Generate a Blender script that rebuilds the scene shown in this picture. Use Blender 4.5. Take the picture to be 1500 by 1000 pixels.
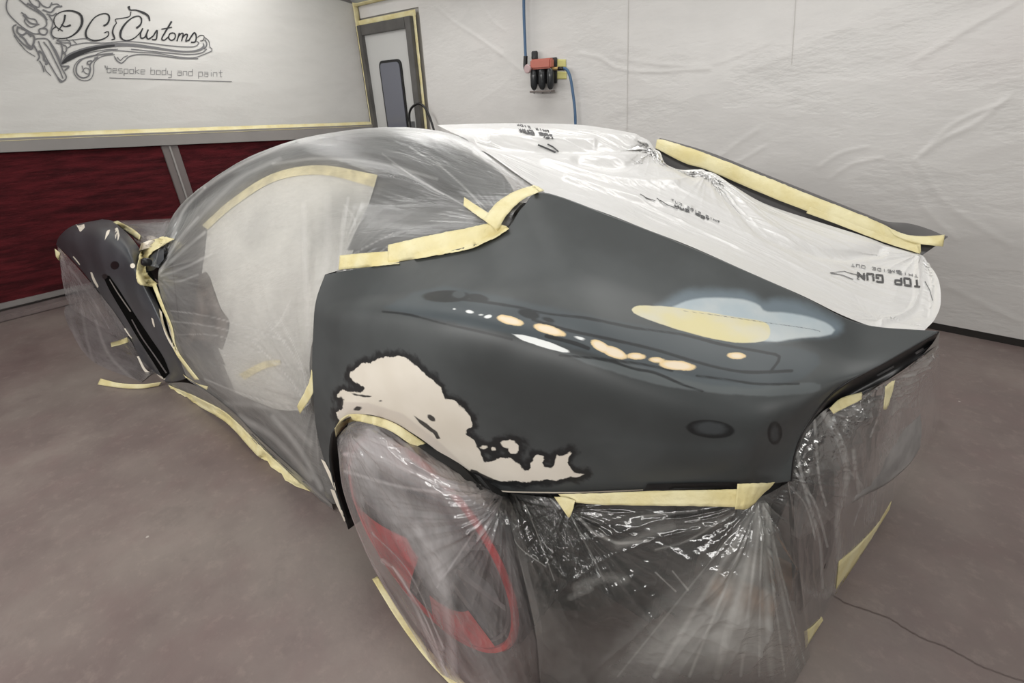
import bpy, bmesh, math, random
import numpy as np
from mathutils import Vector, Matrix
from mathutils.bvhtree import BVHTree

for o in list(bpy.data.objects): bpy.data.objects.remove(o)
S = bpy.context.scene
COL = S.collection
# ------------------------------------------------------------------ camera
F=702.0; PITCH,ROLL,YAW=map(math.radians,(27.18,-2.09,130.44)); H=1.42
X0,YC=-0.915,1.53            # rear axle / centre line of the car in the room
def _basis():
    p,r,y=PITCH,ROLL,YAW
    f=np.array([math.cos(y)*math.cos(p),math.sin(y)*math.cos(p),-math.sin(p)])
    rt=np.array([math.sin(y),-math.cos(y),0.]); up=np.cross(rt,f)
    return rt*math.cos(r)+up*math.sin(r), -rt*math.sin(r)+up*math.cos(r), f
RT,UP,FW=_basis(); CAM=np.array([0,0,H])
cd=bpy.data.cameras.new('camera'); cam=bpy.data.objects.new('camera',cd); COL.objects.link(cam)
M=Matrix.Identity(4)
for i in range(3):
    M[i][0]=RT[i]; M[i][1]=UP[i]; M[i][2]=-FW[i]; M[i][3]=CAM[i]
cam.matrix_world=M
cd.sensor_width=36; cd.lens=F/1500*36; cd.clip_start=.02
S.camera=cam
# ------------------------------------------------------------------ world, lights, exposure
W=bpy.data.worlds.new('world'); S.world=W; W.use_nodes=True
W.node_tree.nodes['Background'].inputs[0].default_value=(.9,.95,1,1)
W.node_tree.nodes['Background'].inputs[1].default_value=.05
vs=S.view_settings; vs.view_transform='Standard'; vs.look='None'; vs.gamma=1; vs.use_curve_mapping=False
vs.exposure=-0.16
def area(name,loc,target,sx,sy,power,col=(1,.985,.96)):
    l=bpy.data.lights.new(name,'AREA'); l.shape='RECTANGLE'; l.size=sx; l.size_y=sy; l.energy=power; l.color=col
    o=bpy.data.objects.new(name,l); COL.objects.link(o); o.location=loc
    d=Vector(target)-Vector(loc); o.rotation_euler=d.to_track_quat('-Z','Y').to_euler()
    return o
# the booth's lamp banks: two along the upper corners, one row on the ceiling, one over the far left end; plus an added fill at the right
area('unseen_lamp',(-1.6,3.15,2.66),(-1.6,1.6,0.3),5.0,.30,56)
area('unseen_lamp',(-1.6,-1.9,2.1),(-1.6,.8,.5),5.0,.5,115)
area('unseen_lamp',(-1.6,.9,2.85),(-1.6,.9,0),4.4,.35,32)
area('unseen_lamp',(-4.55,2.2,2.75),(-4.9,2.6,1.2),.3,1.8,26)
area('unseen_lamp',(2.7,1.3,2.55),(.1,1.1,.5),.3,3.0,60)  # unseen lamp added at the right to brighten the rear film

# ------------------------------------------------------------------ projection helpers (pixel -> place in the room)
def ray(x,y): return RT*(x-750)/F-UP*(y-500)/F+FW
def at(x,y,v=None,w=None,u=None,Y=None,X=None):
    d=ray(x,y)
    if v is not None: t=(YC-v)/d[1]
    elif Y is not None: t=Y/d[1]
    elif w is not None: t=(w-H)/d[2]
    elif X is not None: t=X/d[0]
    else: t=(X0-u)/d[0]
    return CAM+d*t
def proj(P):
    q=np.asarray(P,float)-CAM; z=q@FW
    return np.stack([750+F*(q@RT)/z,500-F*(q@UP)/z],-1)
def car(u,v,w): return np.array([X0-u,YC-v,w])
def Pt(p):
    """(px,py,v) on the car's lateral plane v;  ('c',u,v,w) car coordinates;  ('w',px,py,w) height;  ('u',px,py,u)"""
    if isinstance(p,np.ndarray): return p
    if p[0]=='c': return car(*p[1:])
    if p[0]=='w': return at(p[1],p[2],w=p[3])
    if p[0]=='u': return at(p[1],p[2],u=p[3])
    return at(p[0],p[1],v=p[2])

# ------------------------------------------------------------------ noise
def _h(ix,iy,s):
    n=(ix.astype(np.int64)*374761393+iy.astype(np.int64)*668265263+s*974634777)&0x7fffffff
    n=((n^(n>>13))*1274126177)&0x7fffffff
    return ((n^(n>>16))&0xffff)/65535.
def vn(x,y,s=0):
    x=np.asarray(x,float);y=np.asarray(y,float)
    ix=np.floor(x);iy=np.floor(y);fx=x-ix;fy=y-iy
    fx=fx*fx*fx*(fx*(fx*6-15)+10);fy=fy*fy*fy*(fy*(fy*6-15)+10)
    a=_h(ix,iy,s);b=_h(ix+1,iy,s);c=_h(ix,iy+1,s);d=_h(ix+1,iy+1,s)
    return (a+(b-a)*fx)*(1-fy)+(c+(d-c)*fx)*fy
def fbm(x,y,s=0,o=4):
    r=0;a=.5
    for i in range(o): r=r+a*(vn(x*2**i,y*2**i,s+i*7)-.5);a*=.55
    return r
def ridge(x,y,s=0,o=3):
    r=0;a=1.
    for i in range(o):
        r=r+a*(1-np.abs(2*vn(x*2**i,y*2**i,s+i*5)-1))**2;a*=.5
    return r/1.75

# ------------------------------------------------------------------ objects
def mat_set(o,m):
    if m is not None: o.data.materials.append(m)
def link(name,me,m=None,parent=None,smooth=True):
    o=bpy.data.objects.new(name,me); COL.objects.link(o); mat_set(o,m)
    if parent is not None: o.parent=parent
    if smooth:
        me.polygons.foreach_set('use_smooth',[True]*len(me.polygons))
    return o
def tag(o,label=None,cat=None,group=None,kind=None):
    if label: o['label']=label
    if cat: o['category']=cat
    if group: o['group']=group
    if kind: o['kind']=kind
    return o
def empty(name,loc,label,cat,group=None):
    o=bpy.data.objects.new(name,None); COL.objects.link(o); o.location=loc; o.empty_display_size=.1
    bpy.context.view_layer.update()
    return tag(o,label,cat,group)
def keep(o):
    """children are given in room coordinates: cancel the parent's offset"""
    if o.parent is not None:
        root=o.parent; off=Vector((0,0,0))
        while root is not None: off+=root.location; root=root.parent
        o.location=-off if o.parent.type=='EMPTY' else Vector((0,0,0))
    return o
def catmull(P,n):
    """P (k,3) -> (n,3), passes through the points"""
    P=np.asarray(P,float);k=len(P)
    if k==1: return np.repeat(P,n,0)
    if k==2:
        t=np.linspace(0,1,n).reshape((-1,)+(1,)*(P.ndim-1)); return P[0]*(1-t)+P[1]*t
    t=np.linspace(0,k-1,n); i=np.clip(np.floor(t).astype(int),0,k-2); f=(t-i).reshape((-1,)+(1,)*(P.ndim-1))
    E=np.concatenate([[2*P[0]-P[1]],P,[2*P[-1]-P[-2]]])
    a,b,c,d=E[i],E[i+1],E[i+2],E[i+3]
    return .5*(2*b+(c-a)*f+(2*a-5*b+4*c-d)*f**2+(-a+3*b-3*c+d)*f**3)
def surf(rows,nu,nv):
    """control rows -> (nv,nu,3)"""
    R=[catmull([Pt(p) for p in r],nu) for r in rows]
    R=np.array(R)                       # k,nu,3
    return catmull(R,nv)
def normals(G):
    du=np.gradient(G,axis=1); dv=np.gradient(G,axis=0)
    n=np.cross(du,dv); n/=np.linalg.norm(n,axis=2,keepdims=True)+1e-12
    # face the camera side
    c=CAM-G; s=np.sign((n*c).sum(2).mean()) or 1
    return n*s
def gmesh(name,G,m=None,parent=None,uv=True,flip=None,thick=0):
    nv,nu=G.shape[:2]
    idx=np.arange(nv*nu).reshape(nv,nu)
    f=np.stack([idx[:-1,:-1],idx[:-1,1:],idx[1:,1:],idx[1:,:-1]],-1).reshape(-1,4)
    # orient to camera
    n=np.cross(np.gradient(G,axis=1),np.gradient(G,axis=0)); c=CAM-G
    nn=n/(np.linalg.norm(n,axis=2,keepdims=True)+1e-12)
    if (nn*c).sum(2).mean()<0: f=f[:,::-1]
    me=bpy.data.meshes.new(name); me.from_pydata(G.reshape(-1,3).tolist(),[],f.tolist()); me.update()
    if uv:
        L=me.uv_layers.new(name='UVMap')
        du=np.linalg.norm(np.diff(G,axis=1),axis=2); dv=np.linalg.norm(np.diff(G,axis=0),axis=2)
        su=np.concatenate([np.zeros((nv,1)),np.cumsum(du,1)],1).mean(0); sv=np.concatenate([np.zeros((1,nu)),np.cumsum(dv,0)],0).mean(1)
        U,V=np.meshgrid(su,sv); UVs=np.stack([U.ravel(),V.ravel()],-1)
        li=np.zeros(len(me.loops),int); me.loops.foreach_get('vertex_index',li)
        L.data.foreach_set('uv',UVs[li].ravel())
    o=link(name,me,m,parent); keep(o)
    if thick:
        s=o.modifiers.new('thickness','SOLIDIFY'); s.thickness=thick; s.offset=-1
    return o
def bvh(G):
    nv,nu=G.shape[:2]; idx=np.arange(nv*nu).reshape(nv,nu)
    f=np.stack([idx[:-1,:-1],idx[:-1,1:],idx[1:,1:],idx[1:,:-1]],-1).reshape(-1,4)
    return BVHTree.FromPolygons([Vector(p) for p in G.reshape(-1,3)],f.tolist())
def on(px,py,trees,lift=.004,dflt=None):
    d=Vector(ray(px,py)).normalized(); best=None
    for t in trees:
        h=t.ray_cast(Vector(CAM),d)
        if h[0] is not None and (best is None or h[3]<best[1]): best=(h[0],h[3],h[1])
    if best is None: return None
    p,_,n=best
    return np.array(p-d*lift*1.3)
def arc2(path,n):
    """resample a px polyline with catmull, equal arclength"""
    P=catmull([(a,b,0) for a,b in path],max(n*6,60))[:,:2] if len(path)>2 else np.array([np.array(path[0])*(1-t)+np.array(path[1])*t for t in np.linspace(0,1,60)])
    s=np.concatenate([[0],np.cumsum(np.linalg.norm(np.diff(P,axis=0),axis=1))]); q=np.linspace(0,s[-1],n)
    return np.stack([np.interp(q,s,P[:,0]),np.interp(q,s,P[:,1])],-1)
def pgrid(edges,nu,nv,trees,lift=.004,fall=None):
    """px polylines (top..bottom) -> grid conforming to the given surfaces"""
    E=np.array([arc2(e,nu) for e in edges])
    E=catmull(E,nv)
    G=np.zeros((nv,nu,3)); ok=np.zeros((nv,nu),bool)
    for j in range(nv):
        for i in range(nu):
            p=on(E[j,i,0],E[j,i,1],trees,lift)
            if p is not None: G[j,i]=p; ok[j,i]=True
    if not ok.all():
        dist=np.zeros((nv,nu))
        good=np.argwhere(ok)
        if len(good)==0:      # just off the surface: take the depth of its closest point
            best=(9,1)
            for x,y in (E[0,0],E[-1,-1],E[nv//2,nu//2]):
                for z in np.linspace(.3,8,300):
                    p=CAM+ray(x,y)*z
                    for t in trees:
                        h=t.find_nearest(Vector(p))
                        if h[0] is not None and h[3]<best[0]: best=(h[3],z)
            for j in range(nv):
                for i in range(nu): G[j,i]=CAM+ray(*E[j,i])*(best[1]-lift)
            return G
        for j,i in np.argwhere(~ok):
            k=good[np.argmin(((good-[j,i])**2).sum(1))]
            depth=(G[k[0],k[1]]-CAM)@FW
            G[j,i]=CAM+ray(*E[j,i])*depth
    return G
def tube(name,pts,r,m,parent=None,n=10,seg=60):
    P=catmull(pts,seg) if len(pts)>2 else catmull(pts,2)
    T=np.gradient(P,axis=0); T/=np.linalg.norm(T,axis=1,keepdims=True)+1e-12
    up=np.array([0,0,1.]) if abs(T[0][2])<.9 else np.array([1.,0,0])
    verts=[];k=len(P); a=up
    for i in range(k):
        a=a-T[i]*(a@T[i]); a/=np.linalg.norm(a); b=np.cross(T[i],a)
        rr=r[min(int(i*len(r)/k),len(r)-1)] if isinstance(r,(list,tuple)) else r
        for j in range(n):
            t=2*math.pi*j/n; verts.append(P[i]+(a*math.cos(t)+b*math.sin(t))*rr)
    f=[(i*n+j,i*n+(j+1)%n,(i+1)*n+(j+1)%n,(i+1)*n+j) for i in range(k-1) for j in range(n)]
    f.append(tuple(range(n))[::-1]); f.append(tuple((k-1)*n+j for j in range(n)))
    me=bpy.data.meshes.new(name); me.from_pydata([tuple(v) for v in verts],[],f); me.update()
    return keep(link(name,me,m,parent))
def box(name,lo,hi,m,parent=None,bev=0.004,rot=None):
    bm=bmesh.new(); bmesh.ops.create_cube(bm,size=1)
    lo=np.array(lo);hi=np.array(hi)
    for v in bm.verts: v.co=Vector((lo+hi)/2+np.array(v.co)*(hi-lo))
    if bev: bmesh.ops.bevel(bm,geom=list(bm.edges),offset=bev,segments=2,affect='EDGES')
    me=bpy.data.meshes.new(name); bm.to_mesh(me); bm.free()
    return keep(link(name,me,m,parent,smooth=False))
def prism(name,poly,ext,m,parent=None):
    """poly: list of 3D points (planar), ext: extrusion vector"""
    k=len(poly); a=[np.array(p,float) for p in poly]; b=[p+np.array(ext) for p in a]
    f=[tuple(range(k))[::-1],tuple(range(k,2*k))]+[(i,(i+1)%k,k+(i+1)%k,k+i) for i in range(k)]
    me=bpy.data.meshes.new(name); me.from_pydata([tuple(p) for p in a+b],[],f)
    bm=bmesh.new(); bm.from_mesh(me); bmesh.ops.recalc_face_normals(bm,faces=bm.faces); bm.to_mesh(me); bm.free(); me.update()
    return keep(link(name,me,m,parent,smooth=False))

# ------------------------------------------------------------------ materials
def srgb(r,g,b): 
    f=lambda c:((c/255+.055)/1.055)**2.4 if c>10 else c/255/12.92
    return (f(r),f(g),f(b),1)
class N:
    def __init__(s,name):
        s.m=bpy.data.materials.new(name); s.m.use_nodes=True; s.t=s.m.node_tree; s.t.nodes.clear()
        s.out=s.t.nodes.new('ShaderNodeOutputMaterial')
    def n(s,ty,inp=None,**kw):
        x=s.t.nodes.new('ShaderNode'+ty)
        for k,v in kw.items(): setattr(x,k,v)
        for k,v in (inp or {}).items():
            i=x.inputs[k]
            if isinstance(v,bpy.types.NodeSocket): s.t.links.new(v,i)
            else: i.default_value=v
        return x
    def math(s,op,a,b=0.,clamp=False):
        return s.n('Math',{0:a,1:b},operation=op,use_clamp=clamp).outputs[0]
    def mix(s,f,a,b):
        x=s.t.nodes.new('ShaderNodeMix'); x.data_type='RGBA'
        for k,v in ((0,f),(6,a),(7,b)):
            if isinstance(v,bpy.types.NodeSocket): s.t.links.new(v,x.inputs[k])
            else: x.inputs[k].default_value=v
        return x.outputs[2]
    def noise(s,scale,detail=4,rough=.55,vec=None,stretch=None,rotz=0,kind='Object',rot=None):
        if vec is None:
            c=s.n('TexCoord').outputs[kind]
            if stretch or rot:
                c=s.n('Mapping',{0:c,2:rot or (0,0,rotz),3:stretch or (1,1,1)}).outputs[0]
        else: c=vec
        return s.n('TexNoise',{'Vector':c,'Scale':scale,'Detail':detail,'Roughness':rough}).outputs[0]
    def ramp(s,x,lo,hi):
        return s.n('MapRange',{0:x,1:lo,2:hi,3:0.,4:1.},interpolation_type='SMOOTHSTEP').outputs[0]
    def ridge(s,x,sharp=9.):   # thin bright lines where noise crosses .5
        a=s.math('ABSOLUTE',s.math('SUBTRACT',x,.5)); return s.math('SUBTRACT',1.,s.math('MULTIPLY',a,7.),True)
    def bump(s,h,st,dist=.01,normal=None):
        d={'Strength':st,'Distance':dist,'Height':h}
        if normal is not None: d['Normal']=normal
        return s.n('Bump',d).outputs[0]
    def done(s,sh): s.t.links.new(sh,s.out.inputs[0]); return s.m
def simple(name,col,rough=.5,metal=0,nscale=0,namp=.15,bump=0,bscale=60,spec=.5,coat=0):
    k=N(name); c=col
    if nscale:
        f=k.noise(nscale,5); dk=tuple(x*(1-namp*2) for x in col[:3])+(1,); lt=tuple(min(1,x*(1+namp)) for x in col[:3])+(1,)
        c=k.mix(k.ramp(f,.3,.7),dk,lt)
    d={'Base Color':c,'Roughness':rough,'Metallic':metal,'Specular IOR Level':spec,'Coat Weight':coat}
    if bump: d['Normal']=k.bump(k.noise(bscale,3),bump,.004)
    return k.done(k.n('BsdfPrincipled',d).outputs[0])
def film_mat(name,a0,a1,a2,white=.85,stretch=(1,1,1),rot=(0,0,0),scale=5.,bs=.5,gl=.35,rough=.16,tint=(1,.99,.97),diffmix=.45,fine=1.,haze=0.25,hscale=2.):
    """clear to milky polyethylene film: transparency, milky scatter, wrinkle highlights"""
    k=N(name)
    uvc=k.n('Mapping',{0:k.n('TexCoord').outputs['UV'],2:rot,3:stretch}).outputs[0]
    warp=k.noise(3.,2,vec=uvc)
    n1=k.noise(scale,6,.6,vec=uvc); n2=k.noise(scale*3.3,5,.6,vec=uvc)
    obj=k.n('TexCoord').outputs['Object']
    n3=k.noise(22.*fine,5,.65,vec=obj)
    r1=k.ridge(n1); r2=k.ridge(n2); r3=k.ridge(n3)
    h=k.math('ADD',k.math('MULTIPLY',n1,1.3),k.math('ADD',k.math('MULTIPLY',r1,.22),k.math('ADD',k.math('MULTIPLY',r2,.07),k.math('MULTIPLY',n3,.05*fine))))
    nor=k.bump(h,bs,.035)
    lw=k.n('LayerWeight',{'Blend':.35,'Normal':nor}).outputs['Facing']
    hz=k.ramp(k.noise(hscale,4,vec=uvc),.35,.7)
    al=k.math('ADD',a0,k.math('ADD',k.math('MULTIPLY',lw,a2),k.math('ADD',k.math('MULTIPLY',r1,a1),k.math('ADD',k.math('MULTIPLY',r2,a1*.5),k.math('ADD',k.math('MULTIPLY',hz,haze),k.n('Attribute',attribute_name='milk_glint').outputs['Fac'])))),True)
    wc=(white*tint[0],white*tint[1],white*tint[2],1)
    df=k.n('BsdfDiffuse',{0:wc,'Normal':nor}).outputs[0]; tr=k.n('BsdfTranslucent',{0:wc,'Normal':nor}).outputs[0]
    body=k.n('MixShader',{0:1-diffmix if diffmix<1 else 0.,1:df,2:tr}).outputs[0]
    tp=k.n('BsdfTransparent',{0:(.985,.985,.98,1)}).outputs[0]
    b=k.n('MixShader',{0:al,1:tp,2:body}).outputs[0]
    g=k.n('BsdfGlossy',{0:(1,1,1,1),'Roughness':rough,'Normal':nor}).outputs[0]
    fr=k.n('Fresnel',{'IOR':1.5,'Normal':nor}).outputs[0]
    gf=k.math('ADD',k.math('MULTIPLY',fr,gl*1.6),gl*.06,True)
    return k.done(k.n('MixShader',{0:gf,1:b,2:g}).outputs[0])
# ================================================================== materials
TAPE=None
def tape_mat():
    k=N('masking_tape')
    o=k.n('TexCoord').outputs['Object']
    n1=k.noise(9,4,vec=o); n2=k.noise(70,3,vec=o)
    c=k.mix(k.ramp(n1,.3,.7),srgb(228,214,156),srgb(244,236,194))
    nor=k.bump(k.math('ADD',n2,k.math('MULTIPLY',k.ridge(n1),.8)),.5,.004)
    d=k.n('BsdfPrincipled',{'Base Color':c,'Roughness':.6,'Normal':nor}).outputs[0]
    t=k.n('BsdfTranslucent',{0:srgb(235,222,160)}).outputs[0]
    return k.done(k.n('MixShader',{0:.15,1:d,2:t}).outputs[0])
TAPE=tape_mat()
def primer_mat(name='grey_primer',base=(.030,.036,.038)):
    k=N(name); o=k.n('TexCoord').outputs['Object']
    n=k.noise(3.5,4,vec=o); b=tuple(base)
    c=k.mix(k.ramp(n,.35,.65),(b[0]*.85,b[1]*.85,b[2]*.85,1),(b[0]*1.25,b[1]*1.25,b[2]*1.25,1))
    return k,o,c
def primer(name,base=(.030,.036,.038),rough=.42):
    k,o,c=primer_mat(name,base)
    return k.done(k.n('BsdfPrincipled',{'Base Color':c,'Roughness':rough,'Specular IOR Level':.5}).outputs[0])
PRIMER=primer('dark_primer'); PRIMER_F=primer('fender_primer',(.050,.053,.060),.33)
def panel_mat():
    k,o,c=primer_mat('sanded_panel',(.050,.055,.056))
    A=lambda nm: k.n('Attribute',attribute_name=nm).outputs['Fac']
    nz=k.math('SUBTRACT',k.noise(48,5,.6,vec=o),.5); nzs=k.math('SUBTRACT',k.noise(14,4,.6,vec=o),.5)
    def edge(nm,amp=8.,soft=.9,n=nz,off=0.):   # attribute = signed px distance, >0 inside
        x=k.math('ADD',A(nm),k.math('MULTIPLY',n,amp)); return k.ramp(x,off-soft,off+soft)
    # lighter sanded band and cloudy guide-coat contour lines
    c=k.mix(k.math('MULTIPLY',edge('band',10,2.,nzs),.9),c,(.10,.112,.115,1))
    c=k.mix(k.math('MULTIPLY',edge('zone',12,4,nzs),.7),c,(.060,.075,.085,1))
    c=k.mix(k.math('MULTIPLY',edge('line',3,1.1,nzs,-.6),.9),c,(.008,.009,.010,1))
    c=k.mix(k.math('MULTIPLY',edge('spot',6,3),.8),c,(.055,.062,.066,1))
    # dark worn ring round the bare patch
    c=k.mix(k.math('MULTIPLY',edge('bare',22,4,nz,-8.),.92),c,(.0085,.009,.010,1))
    cream=k.mix(k.ramp(k.noise(6,3,vec=o),.3,.7),srgb(218,210,196),srgb(228,221,209))
    lip=k.mix(edge('lip',2,2),cream,srgb(208,199,188))
    c=k.mix(edge('bare',9,.9),c,lip)
    c=k.mix(k.math('MULTIPLY',edge('dark',3,.8),.95),c,(.010,.010,.011,1))
    # polished filler areas
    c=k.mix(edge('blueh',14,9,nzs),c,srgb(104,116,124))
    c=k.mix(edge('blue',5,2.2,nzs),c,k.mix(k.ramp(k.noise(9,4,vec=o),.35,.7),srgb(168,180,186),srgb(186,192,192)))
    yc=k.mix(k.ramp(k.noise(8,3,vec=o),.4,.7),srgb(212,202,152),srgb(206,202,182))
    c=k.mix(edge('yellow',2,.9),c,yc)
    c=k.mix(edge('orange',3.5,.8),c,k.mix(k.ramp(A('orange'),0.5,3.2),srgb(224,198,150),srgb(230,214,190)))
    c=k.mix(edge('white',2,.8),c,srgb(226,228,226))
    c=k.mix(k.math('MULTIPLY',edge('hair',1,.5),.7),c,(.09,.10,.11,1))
    rg=k.n('MapRange',{0:k.noise(5,3,vec=o),1:.3,2:.7,3:.42,4:.52}).outputs[0]
    return k.done(k.n('BsdfPrincipled',{'Base Color':c,'Roughness':rg,'Specular IOR Level':.5}).outputs[0])
PANEL=panel_mat()
BLACK=simple('satin_black',(.008,.008,.009,1),.35)
RUBBER=simple('tyre_rubber',(.012,.012,.012,1),.7,bump=.3)
DARK=simple('dark_underbody',(.018,.018,.019,1),.6,nscale=5)
GREYM=simple('wheel_grey',(.16,.155,.16,1),.4,nscale=6)
REDM=simple('red_wheel_paint',srgb(205,34,42),.35,nscale=10)
BROWN=simple('rusty_exhaust',srgb(150,110,78),.45,metal=.3,nscale=14,namp=.3)
ROOFG=simple('roof_grey',(.085,.09,.092,1),.55)
MILK=simple('milky_inner_film',srgb(205,203,198),.5,nscale=3,namp=.12)
SEATD=simple('interior_dark',(.05,.045,.045,1),.6,nscale=7,namp=.3)
GLASSD=simple('quarter_glass',(.07,.072,.074,1),.4)
CREAMT=simple('tape_under_film',srgb(226,214,170),.6,nscale=20)
INK=simple('black_print',(.015,.015,.017,1),.6)
INKG=simple('grey_print',(.16,.16,.165,1),.7)
STEEL=simple('steel',(.35,.35,.36,1),.3,metal=.8)

F_DOOR=film_mat('clear_film_roof',.05,.10,.20,white=.88,stretch=(.5,2.6,1),rot=(0,0,.55),scale=1.8,bs=.22,gl=.5,rough=.30,haze=.06,hscale=1.3,fine=.2)
F_WHEEL=film_mat('clear_film_wheel',.05,.12,.2,white=.80,stretch=(2.8,.8,1),rot=(0,0,-.6),scale=2.4,bs=.2,gl=.6,rough=.13,tint=(1,.965,.97),haze=.07,hscale=2.,fine=.3)
F_REAR=film_mat('clear_film_rear',.0,.07,.22,white=.74,stretch=(1,1.6,1),rot=(0,0,.5),scale=2.0,bs=.30,gl=.55,rough=.15,tint=(1,.985,.94),haze=.05,hscale=2.2,fine=.3)
F_TAIL=film_mat('clear_film_tail',.045,.10,.26,white=.74,stretch=(3.2,.3,1),rot=(0,0,0),scale=2.0,bs=.18,gl=.8,rough=.12,haze=.06,hscale=2.4,fine=.2)
F_NOSE=film_mat('clear_film_front_wheel',.08,.12,.25,white=.78,stretch=(1,1.8,1),scale=3,bs=.2,gl=.6,tint=(1,.94,.95),haze=.12,fine=.2)
F_WHITE=film_mat('white_film',.94,.03,.05,white=.80,stretch=(.8,2.4,1),rot=(0,0,.12),scale=2.4,bs=.13,gl=.4,rough=.28,diffmix=.85,haze=.08,fine=.3)

def wall_film(name,col,rot,stretch,bs=.14):
    k=N(name); o=k.n('TexCoord').outputs['Object']
    m=k.n('Mapping',{0:o,2:rot,3:stretch}).outputs[0]
    n1=k.noise(1.1,6,.62,vec=m); n2=k.noise(3.1,5,.6,vec=m)
    h=k.math('ADD',n1,k.math('ADD',k.math('MULTIPLY',k.ridge(n1),.25),k.math('MULTIPLY',k.ridge(n2),.07)))
    nor=k.bump(h,bs,.05)
    pk=k.ramp(k.noise(.9,3,vec=o),.55,.8)
    c=k.mix(k.math('MULTIPLY',pk,.35),col,(col[0]*1.0,col[1]*.9,col[2]*.92,1))
    c=k.mix(k.math('MULTIPLY',k.ridge(n1),.25),c,(min(1,col[0]*1.25),min(1,col[1]*1.25),min(1,col[2]*1.25),1))
    return k.done(k.n('BsdfPrincipled',{'Base Color':c,'Roughness':.34,'Specular IOR Level':.45,'Normal':nor}).outputs[0])
W_BACK=wall_film('back_wall_film',(.66,.645,.625,1),(0,.7,0),(1,1,2.6),.15)
W_LEFT=wall_film('left_wall_film',(.57,.56,.535,1),(.75,0,0),(1,1,3.),.12)
GREYT=simple('grey_painted_steel',srgb(128,124,122),.45,nscale=3,namp=.06)
DOORG=simple('door_frame_grey',srgb(88,86,84),.5,nscale=4)
DOORW=simple('door_leaf_white',srgb(196,196,194),.45)
GLASSB=simple('door_glass',srgb(110,112,122),.12)
def red_mat():
    k=N('red_filter_fleece'); o=k.n('TexCoord').outputs['Object']
    m=k.n('Mapping',{0:o,3:(1,1,7)}).outputs[0]
    n1=k.noise(3,8,.7,vec=m); n2=k.noise(26,5,.7,vec=m)
    c=k.mix(k.ramp(n1,.3,.72),srgb(54,16,20),srgb(102,33,39))
    c=k.mix(k.math('MULTIPLY',k.ramp(n2,.55,.8),.35),c,srgb(140,72,76))
    nor=k.bump(k.math('ADD',n2,n1),.8,.02)
    return k.done(k.n('BsdfPrincipled',{'Base Color':c,'Roughness':.85,'Normal':nor,'Specular IOR Level':.2}).outputs[0])
RED=red_mat()
def floor_mat():
    k=N('painted_concrete'); o=k.n('TexCoord').outputs['Object']
    n1=k.noise(1.3,6,.6,vec=o); n2=k.noise(7,5,.6,vec=o); n3=k.noise(60,3,vec=o)
    c=k.mix(k.ramp(n1,.35,.68),srgb(116,102,99),srgb(136,125,119))
    c=k.mix(k.math('MULTIPLY',k.ramp(n2,.45,.75),.4),c,srgb(122,102,100))
    c=k.mix(k.math('MULTIPLY',k.ramp(k.noise(.7,3,vec=o),.5,.75),.4),c,srgb(140,134,126))
    c=k.mix(k.math('MULTIPLY',k.ridge(k.noise(1.9,6,vec=o),22.),.16),c,srgb(84,76,74))
    c=k.mix(k.math('MULTIPLY',k.ramp(k.noise(19,6,.7,vec=o),.5,.7),.3),c,srgb(150,138,130))
    c=k.mix(k.math('MULTIPLY',k.ramp(k.noise(3.2,7,.72,vec=o),.52,.66),.3),c,srgb(98,86,84))
    sp=k.n('TexVoronoi',{'Vector':o,'Scale':3.2}).outputs[0]
    c=k.mix(k.math('SUBTRACT',1.,k.ramp(sp,.012,.022)),c,srgb(180,172,165))
    rg=k.n('MapRange',{0:n1,1:.3,2:.7,3:.34,4:.5}).outputs[0]
    nor=k.bump(k.math('ADD',n2,k.math('MULTIPLY',n3,.3)),.15,.01)
    return k.done(k.n('BsdfPrincipled',{'Base Color':c,'Roughness':rg,'Specular IOR Level':.4,'Normal':nor}).outputs[0])
FLOOR=floor_mat()

# ================================================================== the room
XL,YB,XR,YF=-5.32,3.84,3.2,-2.6
def struct(o): o['kind']='structure'; return o
def sgrid(a,b,c,d,nu,nv):
    a,b,c,d=[np.array(x,float) for x in (a,b,c,d)]
    s=np.linspace(0,1,nu)[None,:,None]; t=np.linspace(0,1,nv)[:,None,None]
    return (a*(1-s)+b*s)*(1-t)+(d*(1-s)+c*s)*t
struct(box('floor',(XL-.2,YF-.2,-.1),(XR+.2,YB+.2,0),FLOOR,bev=0))
struct(box('wall_left',(XL-.12,YF,0),(XL,YB+.1,3.0),GREYT,bev=0))
struct(box('wall_back',(XL-.12,YB,0),(XR,YB+.12,3.0),simple('wall_grey',srgb(180,176,172),.6),bev=0))
struct(box('wall_right',(XR,YF,0),(XR+.12,YB,3.0),simple('wall_white',srgb(190,188,184),.6),bev=0))
struct(box('wall_front',(XL,YF-.12,0),(XR,YF,3.0),simple('wall_white_front',srgb(190,188,184),.6),bev=0))
CEIL=simple('ceiling_grey',srgb(178,182,182),.5)
struct(box('ceiling',(XL,YF,2.9),(XR,3.1,3.0),CEIL,bev=0))
struct(prism('trim_1',[(XL,YB,2.325),(XL,YB,2.40),(XL,3.1,2.99),(XL,3.1,2.90)],(XR-XL,0,0),CEIL))

def px_ridges(G,paths,amp,nrm):
    P=proj(G)
    for path,wd,a in paths:
        q=arc2(path,110)
        d=np.full(P.shape[:2],1e9)
        for x,y in q: d=np.minimum(d,(P[...,0]-x)**2+(P[...,1]-y)**2)
        G=G+nrm*(a*amp*np.exp(-d/(wd*wd)))[...,None]
    return G
q=arc2([(1215,866),(1240,882),(1300,903),(1345,930),(1390,948),(1440,975),(1510,1000)],80)
e=np.array([[at(x+1.2*math.sin(i*1.7)+.8*math.sin(i*.6),y+dy,w=.0015) for i,(x,y) in enumerate(q)] for dy in (0,1.6)])
gmesh('floor_crack',e,simple('crack_dark',srgb(102,90,87),.7),bpy.data.objects['floor'])
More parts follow.
